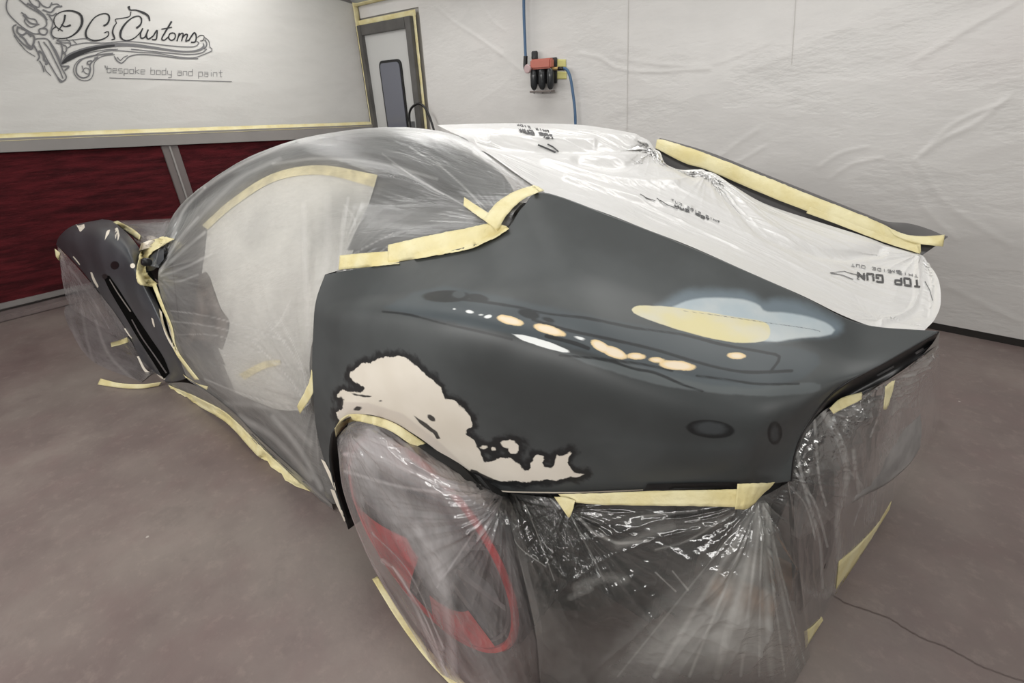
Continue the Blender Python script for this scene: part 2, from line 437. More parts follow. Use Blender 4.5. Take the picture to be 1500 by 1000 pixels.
# plastic sheeting on the walls
G=sgrid((XL+.03,YF,1.30+.03*1.9),(XL+.03,YB-.01,1.185),(XL+.03,YB-.01,2.34),(XL+.03,YF,3.2),420,150)
Gy,Gz=G[...,1],G[...,2]
G[...,2]=np.where(Gz>2.88,2.88,Gz)
dx=.007*ridge(Gy*.8+Gz*.8,Gz*2.2-Gy*.75,3,2)+.003*fbm(Gy*2,Gz*4,9,2)
env=np.clip((Gz-1.18)/.12,0,1)
G[...,0]+=dx*env
LS=gmesh('plastic_sheet',G,W_LEFT)
tag(LS,'white plastic sheeting with printed logo on the left wall above the red panels','sheeting')
GL_=G.copy()
def wallgrid(x0,x1,z0,z1,nu,nv,seed,paths=()):
    G=sgrid((x0,YB-.015,z0),(x1,YB-.015,z0),(x1,YB-.015,z1),(x0,YB-.015,z1),nu,nv)
    X,Z=G[...,0],G[...,2]
    d=.010*ridge(X*.45+Z*.7,Z*1.3-X*.55,seed,2)+.005*fbm(X*1.8,Z*2.5,seed+4,2)
    e=np.clip((Z-z0)/.25,0,1)
    G[...,1]-=.004+np.abs(d)*(.25+.75*e)
    if paths: G=px_ridges(G,paths,.0028,np.array([0,-1.,0]))
    return G
paths=[([(640,10),(665,32),(700,55),(735,80)],2.5,1.4),([(735,80),(760,100),(780,108)],3,.8),([(850,78),(880,85),(905,100),(960,105),(1040,100)],2.5,1.2),([(905,85),(980,95),(1050,92),(1130,60)],3,.9),
       ([(1340,235),(1380,205),(1430,180),(1480,140)],4,1.),([(1350,225),(1400,180),(1470,150)],3,.8),([(1340,90),(1420,40),(1490,0)],5,1.),([(1200,245),(1230,225),(1270,215)],3,.8),([(1215,262),(1250,240),(1290,232)],3,.8),
       ([(1330,250),(1350,300),(1400,350)],5,.9),([(1345,240),(1390,300),(1480,360)],5,.9),([(700,0),(720,30),(740,45)],3,.7),([(1040,240),(1080,210),(1110,190)],4,.8),([(1060,250),(1120,215)],3,.8),
       ([(1390,420),(1430,440),(1490,470)],5,.9)]
GBW=wallgrid(-4.30,XR,.045,2.37,620,240,21,paths)
BS=gmesh('plastic_sheet',GBW,W_BACK); tag(BS,'large creased white plastic sheeting on the back wall behind the car','sheeting')
GT=wallgrid(XL+.04,-4.30,2.22,2.33,60,10,33)
TS=gmesh('plastic_sheet',GT,W_BACK); tag(TS,'narrow strip of white plastic sheeting above the door in the corner','sheeting')
struct(box('gap_shade_back',(XL+.02,YB-.02,0),(XR,YB,.045),simple('dark_gap',(.02,.017,.015,1),.7),bev=0))  # dark strip standing in for the shaded gap below the sheeting
# sheet seams
treeB=bvh(GBW)
SEAM=simple('sheet_seam',srgb(196,193,188),.5)
for a,b in (((920,0),(918,190)),((1165,0),(1159,95))):
    e=pgrid([[a,b],[(a[0]+.8,a[1]),(b[0]+.8,b[1])]],24,2,[treeB],.004); gmesh('seam',e,SEAM,BS)
# trims, red panels
def lineL(z0,y0,z1,y1): return lambda y: z0+(z1-z0)*(y-y0)/(y1-y0)
zt=lineL(1.275,.55,1.175,3.79); zb=lineL(1.17,.5,1.075,2.84)
ya,yb=YF,YB
struct(prism('trim_2',[(XL,ya,zb(ya)),(XL,yb,zb(yb)),(XL,yb,zt(yb)-.012),(XL,ya,zt(ya)-.012)],(.07,0,0),simple('rail_grey',srgb(140,136,133),.4,nscale=2,namp=.05)))
tg=sgrid((XL+.072,ya,zt(ya)-.030),(XL+.072,yb-.02,zt(yb)-.030),(XL+.045,yb-.02,zt(yb)+.018),(XL+.045,ya,zt(ya)+.018),200,4)
tg[...,2]+=.006*fbm(tg[...,1]*6,tg[...,2]*3,5)
tag(gmesh('masking_tape',tg,TAPE,thick=.0008),'long yellow masking tape sealing the sheeting along the grey rail on the left wall','tape')
for y0,y1,lab in ((ya+.02,1.53,'dark red fleece filter panel left of the grey upright in the left wall'),(1.66,yb-.03,'dark red fleece filter panel right of the grey upright in the left wall')):
    n=int((y1-y0)*40)
    g=sgrid((XL+.02,y0,.11),(XL+.02,y1,.11),(XL+.02,y1,zb(y1)-.005),(XL+.02,y0,zb(y0)-.005),n,60)
    g[...,0]+=.010*fbm(g[...,1]*6,g[...,2]*22,8)+.01
    t=empty('filter_panel',(XL,(y0+y1)/2,.1),lab,'panel')
    gmesh('fleece',g,RED,t)
    box('panel_frame',(XL+.001,y0,.07),(XL+.05,y1,.112),GREYT,t,bev=.003)
struct(box('trim_3',(XL,1.53,.05),(XL+.045,1.66,zb(1.6)-.004),simple('upright_grey',srgb(112,104,102),.45),bev=.004))
struct(box('trim_4',(XL+.045,1.585,.05),(XL+.056,1.60,zb(1.6)-.006),simple('upright_seam',srgb(150,146,143),.35),bev=.002))
struct(box('baseboard_left',(XL,ya,0),(XL+.16,yb,.05),simple('plinth_grey',srgb(118,106,104),.5,nscale=4),bev=.01))

# door
D=YB-.02
dr=struct(box('door_1',(-5.26,D-.03,.05),(-4.42,D,2.08),DOORW,bev=.004))
for nm,lo,hi in (('door_frame',(-5.30,D-.07,.05),(-5.20,D,2.15)),('door_frame',(-4.46,D-.07,.05),(-4.37,D,2.15)),('door_frame',(-5.20,D-.069,2.055),(-4.46,D,2.149))):
    box(nm,lo,hi,DOORG,dr)
def rrect(x0,x1,z0,z1,r,y,n=6):
    p=[]
    for cx,cz,a0 in ((x1-r,z1-r,0),(x0+r,z1-r,90),(x0+r,z0+r,180),(x1-r,z0+r,270)):
        for i in range(n+1):
            a=math.radians(a0+90*i/n); p.append((cx+r*math.cos(a),y,cz+r*math.sin(a)))
    return p
prism('window_gasket',rrect(-5.0,-4.62,.9,1.80,.06,D-.045),(0,.014,0),BLACK,dr)
prism('door_glass',rrect(-4.975,-4.645,.925,1.775,.045,D-.052),(0,.01,0),GLASSB,dr)
box('door_handle',(-4.58,D-.075,1.02),(-4.52,D-.03,1.20),STEEL,dr)
# tape round the door and in the corner
def wtape(lab,a,b,w,y=YB-.032,par=None):
    a=np.array(a,float);b=np.array(b,float); d=(b-a)/np.linalg.norm(b-a); s=np.array([-d[2],0,d[0]])*w/2
    g=sgrid((a[0]-s[0],y,a[1+1]-s[2]),(b[0]-s[0],y,b[2]-s[2]),(b[0]+s[0],y,b[2]+s[2]),(a[0]+s[0],y,a[2]+s[2]),60,4)
    g[...,1]-=.004*ridge(g[...,0]*20,g[...,2]*20,4)
    return tag(gmesh('masking_tape',g,TAPE,par,thick=.0008),lab,'tape')
wtape('thin yellow masking tape over the top of the corner door frame',(-5.28,0,2.175),(-4.32,0,2.175),.05,YB-.05)
wtape('vertical yellow masking tape down the right side of the corner door frame',(-4.345,0,2.20),(-4.345,0,1.0),.04,YB-.05)
g=sgrid((XL+.055,YB-.10,1.15),(XL+.055,YB-.035,1.15),(XL+.055,YB-.035,2.36),(XL+.055,YB-.10,2.36),4,60); g[...,0]+=.004*ridge(g[...,1]*20,g[...,2]*9,4)
tag(gmesh('masking_tape',g,TAPE,thick=.0008),'vertical yellow masking tape in the corner between left wall and door','tape')
g=sgrid((XL+.05,YB-.065,2.32),(-3.9,YB-.065,2.32),(-3.9,YB-.10,2.345),(XL+.05,YB-.10,2.345),60,4)
tag(gmesh('masking_tape',g,TAPE,thick=.0008),'yellow masking tape along the ceiling edge above the door','tape')
# black hose by the door
tube('rubber_hose',[at(603,200,Y=3.70),at(600,165,Y=3.70),at(612,152,Y=3.68),at(624,160,Y=3.70),at(634,185,Y=3.72),at(640,210,Y=3.72)],.012,BLACK)
tag(bpy.data.objects['rubber_hose'],'black rubber hose looped beside the corner door','hose')

# compressed-air regulator with its hoses
BLUE=simple('blue_hose',srgb(66,98,132),.4); ORNG=simple('orange_red_body',srgb(186,112,98),.5)
YR=YB-.09
def ax(px,py,Y=YR): return at(px,py,Y=Y)
rg=empty('air_regulator',tuple(ax(792,105)),'air regulator unit with red top and three black filter bowls on the back wall','regulator')
def lathe(name,prof,base,axis,m,parent=None,n=24,cap=True):
    """prof: (radius, height) pairs along axis from base"""
    axis=np.array(axis,float);axis/=np.linalg.norm(axis); a=np.array([1.,0,0]) if abs(axis[0])<.9 else np.array([0,1.,0])
    a-=axis*(a@axis);a/=np.linalg.norm(a);b=np.cross(axis,a);base=np.array(base,float)
    v=[];k=len(prof)
    for r,h in prof:
        for j in range(n):
            t=2*math.pi*j/n; v.append(tuple(base+axis*h+(a*math.cos(t)+b*math.sin(t))*max(r,1e-4)))
    f=[(i*n+j,i*n+(j+1)%n,(i+1)*n+(j+1)%n,(i+1)*n+j) for i in range(k-1) for j in range(n)]
    if cap: f+= [tuple(range(n))[::-1],tuple((k-1)*n+j for j in range(n))]
    me=bpy.data.meshes.new(name); me.from_pydata(v,[],f); 
    bm=bmesh.new(); bm.from_mesh(me); bmesh.ops.recalc_face_normals(bm,faces=bm.faces); bm.to_mesh(me); bm.free(); me.update()
    o=keep(link(name,me,m,parent)); 
    md=o.modifiers.new('e','EDGE_SPLIT'); md.split_angle=math.radians(40)
    return o
c0=ax(782,96);c1=ax(808,94)
box('mounting_plate',(c0[0]-.03,YB-.045,c0[2]-.14),(c1[0]+.02,YB-.035,c0[2]+.05),simple('plate_dark',(.05,.05,.05,1),.5),rg)
box('regulator_body',(c0[0]-.02,YR-.035,c0[2]-.03),(c1[0]+.01,YR+.03,c0[2]+.045),ORNG,rg,bev=.012)
for i,x in enumerate(np.linspace(c0[0]+.0,c1[0]-.01,3)):
    bw=lathe('filter_bowl',[(.024,0),(.030,.01),(.032,.05),(.030,.12),(.024,.14),(.012,.155)],(x,YR,c0[2]-.03),(0,0,-1),simple('bowl_black',(.03,.032,.034,1),.2) if i==0 else bpy.data.materials['bowl_black'],rg)
    lathe('drain_valve',[(.008,0),(.008,.02),(.004,.03)],(x,YR,c0[2]-.183),(0,0,-1),STEEL,bw,12)
box('cage',(c0[0]-.03,YR-.03,c0[2]-.205),(c1[0]+.02,YR+.03,c0[2]-.19),simple('cage_grey',srgb(120,112,108),.5),rg)
lathe('regulator_knob',[(.018,0),(.028,.004),(.028,.05),(.022,.06)],(c0[0]+.01,YR,c0[2]+.045),(0,0,1),BLACK,rg,20)
gz=ax(778,101)
lathe('pressure_gauge',[(.030,0),(.034,.006),(.034,.02),(.03,.024)],(gz[0],YR-.035,gz[2]),(0,-1,0),simple('gauge_pink',srgb(190,165,165),.3),rg,24)
tube('inlet_elbow',[ax(770,82),ax(770,100),ax(776,104)],.018,BLACK,rg)
tube('outlet_pipe',[ax(806,101),ax(822,100)],.013,simple('brass',(.45,.30,.12,1),.4,metal=.6),rg)
tag(tube('air_hose',[ax(767,-40),ax(767.5,20),ax(769,60),ax(770,86)],.012,BLUE),'straight blue air hose running down the back wall into the regulator','hose')
tag(tube('air_hose',[ax(820,100),ax(829,101),ax(835,112),ax(839,135),ax(842,160),ax(843,185),ax(844,240),ax(845,290)],.0115,BLUE),'curved blue air hose hanging down from the regulator behind the car','hose')
tube('hose_fitting',[ax(818,100.5),ax(826,100.5)],.015,BLACK,rg)
for a,b,c_,d_,lab in ((809,86,829,99,'upper pale yellow tape square on the wall right of the regulator'),(812,104,830,116,'lower pale yellow tape square on the wall right of the regulator')):
    e=pgrid([[(a,b),(c_,b+1)],[(a+1,d_),(c_,d_)]],8,6,[treeB],.006); tag(gmesh('masking_tape',e,simple('yellow_green_tape',srgb(206,200,130),.6),thick=.0008),lab,'tape')
# ================================================================== the car
CAR=empty('sports_car',(X0-1.4,YC,0),'low sports coupe in dark sanded primer with bare cream patch, masked for painting','car')
uvw_=lambda P:np.array([X0-P[0],YC-P[1],P[2]])
def sdf(P,poly):
    """signed px distance, >0 inside"""
    poly=np.array(poly,float); x,y=P[...,0],P[...,1]; d=np.full(x.shape,1e9); ins=np.zeros(x.shape,bool)
    k=len(poly)
    for i in range(k):
        a=poly[i];b=poly[(i+1)%k]; e=b-a; L=max(e@e,1e-9)
        t=np.clip(((x-a[0])*e[0]+(y-a[1])*e[1])/L,0,1)
        d=np.minimum(d,np.hypot(x-a[0]-t*e[0],y-a[1]-t*e[1]))
        c=((a[1]>y)!=(b[1]>y)); 
        with np.errstate(divide='ignore',invalid='ignore'): xx=(b[0]-a[0])*(y-a[1])/(b[1]-a[1] if b[1]!=a[1] else 1e-9)+a[0]
        ins^=c&(x<xx)
    return np.where(ins,d,-d)
def lsdf(P,path,w):
    q=arc2(path,80) if len(path)>2 else np.array(path,float); x,y=P[...,0],P[...,1]; d=np.full(x.shape,1e9)
    for i in range(len(q)-1):
        a=q[i];e=q[i+1]-a;L=max(e@e,1e-9); t=np.clip(((x-a[0])*e[0]+(y-a[1])*e[1])/L,0,1)
        d=np.minimum(d,np.hypot(x-a[0]-t*e[0],y-a[1]-t*e[1]))
    return w-d
def esdf(P,cx,cy,rx,ry,deg=0):
    a=math.radians(deg);x=P[...,0]-cx;y=P[...,1]-cy; u=x*math.cos(a)+y*math.sin(a); v=-x*math.sin(a)+y*math.cos(a)
    q=np.sqrt((u/rx)**2+(v/ry)**2); return (1-q)*min(rx,ry)
def ssub(pts,n=4):
    p=np.array(list(pts)+[pts[0]],float); return p
def attr(o,name,val):
    a=o.data.attributes.new(name,'FLOAT','POINT'); a.data.foreach_set('value',np.clip(val.ravel(),-60,60).astype(np.float32))
# ---- left rear quarter panel (control columns, front -> rear, each top -> bottom: px, py, lateral v)
QC=[[(476,402,.89),(463,440,.93),(459,482,.965),(458,560,1.0),(468,650,1.01),(510,775,1.02)],
    [(515,395,.865),(500,435,.92),(494,474,.97),(480,560,1.0),(478,640,1.01),(487,700,1.015)],
    [(560,388,.84),(548,430,.91),(540,468,.968),(508,548,1.0),(491,605,1.01),(484,650,1.01)],
    [(620,377,.80),(612,425,.89),(600,465,.965),(560,538,1.0),(520,590,1.015),(497,619,1.01)],
    [(680,362,.76),(675,420,.87),(660,470,.96),(615,548,1.0),(570,590,1.01),(540,607,1.01)],
    [(720,350,.72),(725,415,.83),(718,480,.945),(670,570,.985),(630,617,.995),(600,632,.99)],
    [(745,332,.68),(765,405,.79),(768,493,.925),(720,595,.965),(680,650,.97),(650,667,.97)],
    [(766,303,.62),(800,395,.75),(820,508,.91),(775,622,.94),(730,678,.945),(698,700,.945)],
    [(797,282,.57),(845,392,.71),(875,524,.89),(828,640,.92),(772,702,.925),(738,720,.92)],
    [(900,318,.53),(920,415,.67),(945,547,.86),(905,645,.89),(865,703,.89),(850,722,.88)],
    [(1000,357,.51),(1012,445,.63),(1030,570,.82),(990,652,.855),(962,702,.85),(948,718,.84)],
    [(1100,400,.49),(1112,477,.59),(1115,583,.77),(1088,652,.81),(1078,692,.80),(1075,712,.79)],
    [(1180,436,.47),(1184,502,.56),(1170,583,.71),(1130,645,.755),(1112,688,.75),(1106,710,.75)],
    [(1262,474,.45),(1250,524,.53),(1207,573,.65),(1166,633,.69),(1146,680,.70),(1138,707,.71)],
    [(1375,485,.44),(1300,528,.52),(1226,569,.61),(1181,622,.66),(1163,665,.68),(1158,704,.69)]]
QR=[[c[j] for c in QC] for j in range(6)]
# denser interpolation along the arclength: keep control parametrisation
GQ=surf(QR,420,240)
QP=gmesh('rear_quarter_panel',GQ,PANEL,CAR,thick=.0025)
tag(QP,'dark sanded rear quarter panel with bare cream patch and pale filler spots')
P=proj(GQ)
bare=[(495,577),(502,572),(530,575),(534,568),(522,560),(511,552),(513,545),(522,540),(529,533),(545,530),(556,524),(570,522),(592,522),(604,530),(618,544),(632,555),(645,568),(651,583),(668,588),(676,597),(690,610),(691,625),(682,630),(683,636),(695,645),(702,660),(709,676),(716,677),(732,670),(747,671),(762,681),(768,690),(776,690),(777,678),(786,671),(794,676),(797,684),(808,686),(812,676),(816,667),(829,666),(835,660),(839,664),(832,670),(832,680),(840,692),(857,694),(850,698),(832,699),(815,703),(790,703),(770,706),(748,704),(722,703),(706,697),(694,690),(686,695),(640,680),(596,652),(560,624),(530,618),(500,622),(492,604),(503,598),(500,592),(503,585),(494,581)]
B=sdf(P,bare)
for c in ((744,650,11,6,0),(753,656,9,8,30),(723,657,3,2.5,0),(709,655,3,1.5,0),(789,673,8,7,0)): B=np.maximum(B,esdf(P,*c))
attr(QP,'bare',B)
dk=np.maximum(sdf(P,[(512,575),(525,577),(545,580),(540,582),(522,580)]),sdf(P,[(606,608),(622,618),(640,632),(645,642),(640,643),(634,634),(615,620)]))
dk=np.maximum(dk,esdf(P,632,612,7,3.5,35)); dk=np.maximum(dk,esdf(P,524,598,6,3,-10)); dk=np.maximum(dk,esdf(P,499,589,4,8,0))
dk=np.maximum(dk,sdf(P,[(690,687),(697,689),(715,698),(730,704),(715,706),(700,700),(688,693)]))
dk=np.maximum(dk,esdf(P,557,587,2,1,0))
attr(QP,'dark',dk)
attr(QP,'lip',sdf(P,[(500,588),(540,590),(590,606),(640,644),(690,690),(738,722),(690,705),(600,640),(540,612),(490,625)]))
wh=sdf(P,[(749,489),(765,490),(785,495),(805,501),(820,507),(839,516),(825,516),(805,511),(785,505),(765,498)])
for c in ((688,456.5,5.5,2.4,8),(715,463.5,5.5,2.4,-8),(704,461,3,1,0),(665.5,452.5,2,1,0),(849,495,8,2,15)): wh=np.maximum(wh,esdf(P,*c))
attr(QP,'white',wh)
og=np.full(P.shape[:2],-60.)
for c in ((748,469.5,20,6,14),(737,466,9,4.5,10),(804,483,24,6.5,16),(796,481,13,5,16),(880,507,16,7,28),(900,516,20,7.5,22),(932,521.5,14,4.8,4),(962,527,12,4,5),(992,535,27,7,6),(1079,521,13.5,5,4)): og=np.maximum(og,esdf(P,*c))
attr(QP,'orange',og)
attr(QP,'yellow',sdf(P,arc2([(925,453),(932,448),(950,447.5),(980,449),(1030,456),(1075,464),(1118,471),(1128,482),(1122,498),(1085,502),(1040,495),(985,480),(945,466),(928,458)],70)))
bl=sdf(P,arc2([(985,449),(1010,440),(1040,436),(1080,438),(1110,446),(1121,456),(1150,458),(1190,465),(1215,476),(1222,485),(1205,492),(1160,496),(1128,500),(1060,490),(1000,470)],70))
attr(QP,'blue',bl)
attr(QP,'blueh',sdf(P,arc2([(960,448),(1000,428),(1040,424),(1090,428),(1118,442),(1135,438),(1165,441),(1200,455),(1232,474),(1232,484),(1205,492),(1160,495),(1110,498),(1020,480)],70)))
ln=np.full(P.shape[:2],-60.)
for pth,w in (([(640,436),(700,441),(760,450),(800,459),(860,466),(930,480),(1000,490),(1060,505),(1120,516),(1142,523),(1128,545)],1.3),([(560,456),(600,461),(650,474),(700,485),(750,497)],.9),([(820,520),(880,526),(930,540),(960,546),(1000,563),(1030,573)],1.2),
   ([(780,468),(830,483),(900,498),(960,512),(1010,527),(1060,540),(1100,545),(1160,543)],1.6),([(800,492),(840,502),(862,510)],2.2),([(1020,550),(1060,555),(1110,562),(1170,562)],1.2),([(880,525),(940,533),(985,543)],.8)): ln=np.maximum(ln,lsdf(P,pth,w))
for c in ((655,434,34,8,0),(700,436,14,5,10),(775,460,15,6,15),(803,468,9,3,15),(1040,628,34,13,5),(1135,634,10,16,0)): ln=np.maximum(ln,esdf(P,*c))
ln=np.minimum(ln,-esdf(P,672,431,9,5,0)-.5)
attr(QP,'line',ln)
attr(QP,'spot',np.maximum(esdf(P,1040,627,22,9,4),np.maximum(esdf(P,672,431,8,4.5,0),esdf(P,1135,634,6,11,0))))
attr(QP,'zone',sdf(P,arc2([(560,450),(640,420),(760,440),(900,470),(1100,500),(1200,520),(1160,560),(1040,565),(900,525),(740,487),(600,462)],80)))
attr(QP,'band',sdf(P,arc2([(820,515),(900,530),(960,540),(1020,552),(1080,560),(1140,560),(1200,562),(1195,574),(1150,579),(1080,578),(1000,570),(930,553),(860,533)],80)))
hr=lsdf(P,[(1000,455),(1060,463),(1120,472),(1170,479),(1198,484),(1202,487)],.6); attr(QP,'hair',hr)
TQ=bvh(GQ)
# pale chipped spots along the inside edge of the arch, on a return flange
inner=[(('c',)+tuple(uvw-np.array([0,.05,0]))) for uvw in [np.array([X0-p[0],YC-p[1],p[2]]) for p in GQ[-1,::6]]]
lipG=np.stack([GQ[-1,::6],np.array([Pt(q) for q in inner])])
LIP=gmesh('wheel_arch_flange',catmull(lipG,6),BLACK,CAR,thick=.002)
fl=np.stack([GQ[:,0][::6],GQ[:,0][::6]+np.array([0,.06,0])]); gmesh('door_shut_flange',catmull(fl,5),BLACK,CAR)
# chipped front foot of the arch
def chip(lab,polypx,tree,m,lift=.003,nm='paint_chip'):
    a=arc2(polypx[0],14);b=arc2(polypx[1],14)
    return gmesh(nm,pgrid([list(map(tuple,a[::3])),list(map(tuple,b[::3]))],14,5,tree,lift),m,QP if tree[0] is TQ else FEN)
CREAMP=simple('bare_cream_metal',srgb(226,217,202),.5)
gmesh('lower_flange',pgrid([[(948,709),(1020,707),(1083,706)],[(944,717),(1020,716),(1083,715)]],40,4,[TQ],.004),BLACK,QP)
gmesh('edge_highlight',pgrid([[(726,717.5),(760,719.5),(850,720),(942,716.5)],[(728,719.5),(760,721.5),(850,722),(942,718)]],60,3,[TQ],.004),CREAMP,QP)  # thin cream strip paints the bright highlight on the panel's lower edge
chip('',[[(470,672),(478,690),(488,712),(492,722)],[(476,676),(484,692),(490,708),(493,722)]],[TQ],CREAMP,.004,'bare_patch')
chip('',[[(484,716),(491,735),(500,754),(506,768)],[(490,718),(496,735),(502,750),(507,766)]],[TQ],CREAMP,.004,'bare_patch')
# tail: black recess for the rear light below the panel's rear edge
outer=[(1376,486,.44),(1300,529,.52),(1227,570,.61),(1182,623,.66),(1164,666,.68),(1159,705,.69)]
innr=[(1371,506,.40),(1318,545,.44),(1250,587,.55),(1205,606,.60),(1180,650,.62),(1170,700,.63)]
TL=gmesh('rear_light_recess',surf([outer,[((a[0]+b[0])/2,(a[1]+b[1])/2,(a[2]+b[2])/2-.03) for a,b in zip(outer,innr)],innr],80,14),BLACK,CAR,thick=.002)
GTL=surf([outer,innr],60,8); TT=bvh(surf([outer,[((a[0]+b[0])/2,(a[1]+b[1])/2,(a[2]+b[2])/2-.03) for a,b in zip(outer,innr)],innr],80,14))
for pa in ([[(1284,549),(1309,535)],[(1286,551),(1310,538)]],[[(1340,516),(1352,509)],[(1342,519),(1354,512)]]):
    gmesh('light_clip',pgrid(pa,10,3,[TT],.004),STEEL,TL)
gmesh('tail_tip',surf([[(1377,485,.44),(1366,503,.42),(1352,519,.41)],[(1377,487,.43),(1372,510,.39),(1358,524,.38)]],20,5),simple('tip_grey',srgb(150,146,142),.4),TL)

# ---- roof / side underneath the film
A=[[('c',2.75,-.5,.70),('c',2.2,-.55,.92),('c',1.6,-.6,1.05),('c',1.0,-.6,1.15),('c',.8,-.6,1.17),('c',.75,-.6,1.16),('c',.62,-.6,1.15),('c',.5,-.6,1.12)],
   [('c',2.7,.1,.78),('c',2.2,.1,1.0),('c',1.6,.05,1.17),('c',1.0,0,1.265),('c',.8,0,1.285),('c',.72,.0,1.285),('c',.52,.05,1.265),('c',.34,.1,1.24)],
   [(238,378,.84),(268,303,.66),(345,243,.56),(430,207,.42),(520,190,.33),(604,191,.31),(680,207,.33),(778,268,.49)],
   [(234,390,.87),(278,318,.70),(350,262,.62),(425,232,.58),(500,225,.56),(590,240,.56),(680,278,.57),(785,285,.555)],
   [(232,400,.9),(288,365,.80),(350,335,.74),(415,310,.70),(485,295,.68),(590,300,.66),(680,305,.64),(760,303,.61)],
   [(233,420,.93),(290,430,.89),(345,425,.87),(410,415,.86),(480,400,.86),(580,384,.81),(670,364,.75),(744,335,.67)],
   [(245,480,.97),(300,520,.97),(350,530,.96),(400,545,.955),(448,555,.94),('c',.45,.86,.55),('c',.1,.78,.8),('c',-.1,.7,.9)],
   [(275,556,1.0),(335,598,.98),(375,638,.98),(430,688,.96),(486,738,.95),('c',.45,.84,.14),('c',.3,.80,.5),('c',.0,.7,.8)]]
GA=surf(A,420,320)
nA=normals(GA); GS=GA-nA*.022-np.array([0,0,.004])
def part_of(G,j0,j1,name,m,st=3): return gmesh(name,G[j0:j1:st,::st],m,CAR)
nv=320; rj=lambda r:int(r/7*(nv-1))
gmesh('roof_panel',GS[:rj(3)+2:3,:400:3],ROOFG,CAR)
part_of(GS,rj(3)-1,rj(5)+3,'side_window_frame',simple('window_frame_dark',(.055,.055,.057,1),.35))
part_of(GS,rj(5),rj(7)+1,'door_opening',simple('door_opening_grey',(.17,.165,.16,1),.6,nscale=6,namp=.3))
TS_=bvh(GS[::2,::2])
def under(name,edges,m,nu=60,nv_=16,lift=.006): return gmesh(name,pgrid(edges,nu,nv_,[TS_],lift),m,CAR)
under('roof_rail',[[(300,318),(340,283),(400,242),(450,225),(520,222),(580,232),(640,257),(712,305)],[(296,326),(342,290),(402,250),(452,234),(520,231),(578,243),(636,268),(706,318)]],BLACK,90,8)
under('aperture_film',[[(305,322),(345,290),(402,256),(470,247),(552,262)],[(300,372),(350,355),(410,345),(470,340),(530,330)],[(290,450),(350,440),(410,430),(460,420),(505,400)],[(330,540),(370,545),(410,540),(440,530),(458,500)],[(345,575),(380,590),(410,600),(440,600),(455,590)]],MILK,70,50,.004)
under('aperture_tape',[[(296,330),(340,291),(400,254),(470,242),(553,256)],[(304,336),(346,300),(404,265),(472,256),(548,274)]],CREAMT,80,6,.012)
under('quarter_window',[[(556,268),(610,280),(660,300),(706,320)],[(535,310),(600,318),(655,325),(705,328)],[(508,366),(580,362),(650,350),(704,336)]],GLASSD,50,24,.008)
under('dashboard',[[(262,350),(285,330),(300,320)],[(240,395),(275,380),(298,372)],[(245,455),(275,450),(296,448)],[(262,515),(290,520),(330,535)]],SEATD,30,40,.006)
under('seat_trim',[[(292,405),(300,398),(306,405)],[(286,440),(300,436),(322,450)],[(282,470),(305,480),(335,474)],[(272,505),(296,498),(325,512)]],simple('brown_trim',srgb(98,88,82),.6,nscale=12,namp=.4),20,26,.012)
under('sill',[[(270,540),(330,580),(400,640),(470,700)],[(275,556),(335,600),(400,668),(480,735)]],simple('sill_dark',(.05,.048,.046,1),.4),60,10,.008)
under('sill_tape',[[(350,548),(385,530),(410,527)],[(358,556),(388,540),(412,534)]],CREAMT,20,5,.010)
# ---- right-hand quarter panel and tail
RQ=[[(955,232,-.56),(1000,252,-.56),(1060,284,-.56),(1130,318,-.57),(1200,346,-.58),(1275,362,-.60),(1310,372,-.61),(1345,378,-.62)],
    [(965,205.5,-.62),(1036,226,-.63),(1120,259.5,-.65),(1213,296.5,-.66),(1283,324.5,-.68),(1320,341,-.70),(1350,348,-.72),(1386,349,-.74)],
    [(967,205,-.72),(1037,226,-.74),(1121,260,-.78),(1215,297,-.82),(1283,323,-.86),(1330,327,-.88),(1362,336,-.88),(1386,347,-.82)],
    [(967,232,-.78),(1037,253,-.80),(1121,287,-.84),(1215,320,-.87),(1283,345,-.9),(1330,350,-.91),(1360,352,-.9),(1380,352,-.84)]]
GR=surf(RQ,140,60)
RQP=gmesh('rear_quarter_panel',GR,simple('far_panel_primer',(.055,.052,.052,1),.45),CAR); RQP['label']='far right rear quarter panel, grey primer with brown-black inner face'
TR=bvh(GR)
# ---- rear deck under the white film, inner body shell, bumper beam, underbody
gmesh('rear_deck',surf([[('c',.15,-.5,1.0),('c',-.3,-.52,.92),('c',-.9,-.55,.76)],[('c',.15,0,1.0),('c',-.3,0,.92),('c',-.93,0,.76)],[('c',.1,.25,1.0),('c',-.3,.36,.92),('c',-.88,.34,.78)]],20,14),simple('deck_dark',(.04,.04,.042,1),.4),CAR)
def cbox(name,u0,u1,v0,v1,w0,w1,m,bev=.03):
    a=car(u0,v0,w0);b=car(u1,v1,w1); return box(name,np.minimum(a,b),np.maximum(a,b),m,CAR,bev)
cbox('body_shell',-.72,-.40,-.72,.70,.08,.74,DARK,.06)
cbox('underbody',-.5,3.3,-.72,.72,.14,.24,DARK,.02)
cbox('bumper_beam',-.86,-.78,-.62,.60,.44,.56,simple('beam_grey',(.09,.09,.09,1),.45),.02)
for v in (.42,-.42): cbox('crash_box',-.78,-.70,v-.06,v+.06,.44,.56,DARK,.01)
cbox('engine_bay',.35,-.38,-.55,.55,.24,.9,DARK,.05)
def cl(name,prof,c,axis,m,parent=CAR,n=32): return lathe(name,prof,car(*c),axis,m,parent,n)
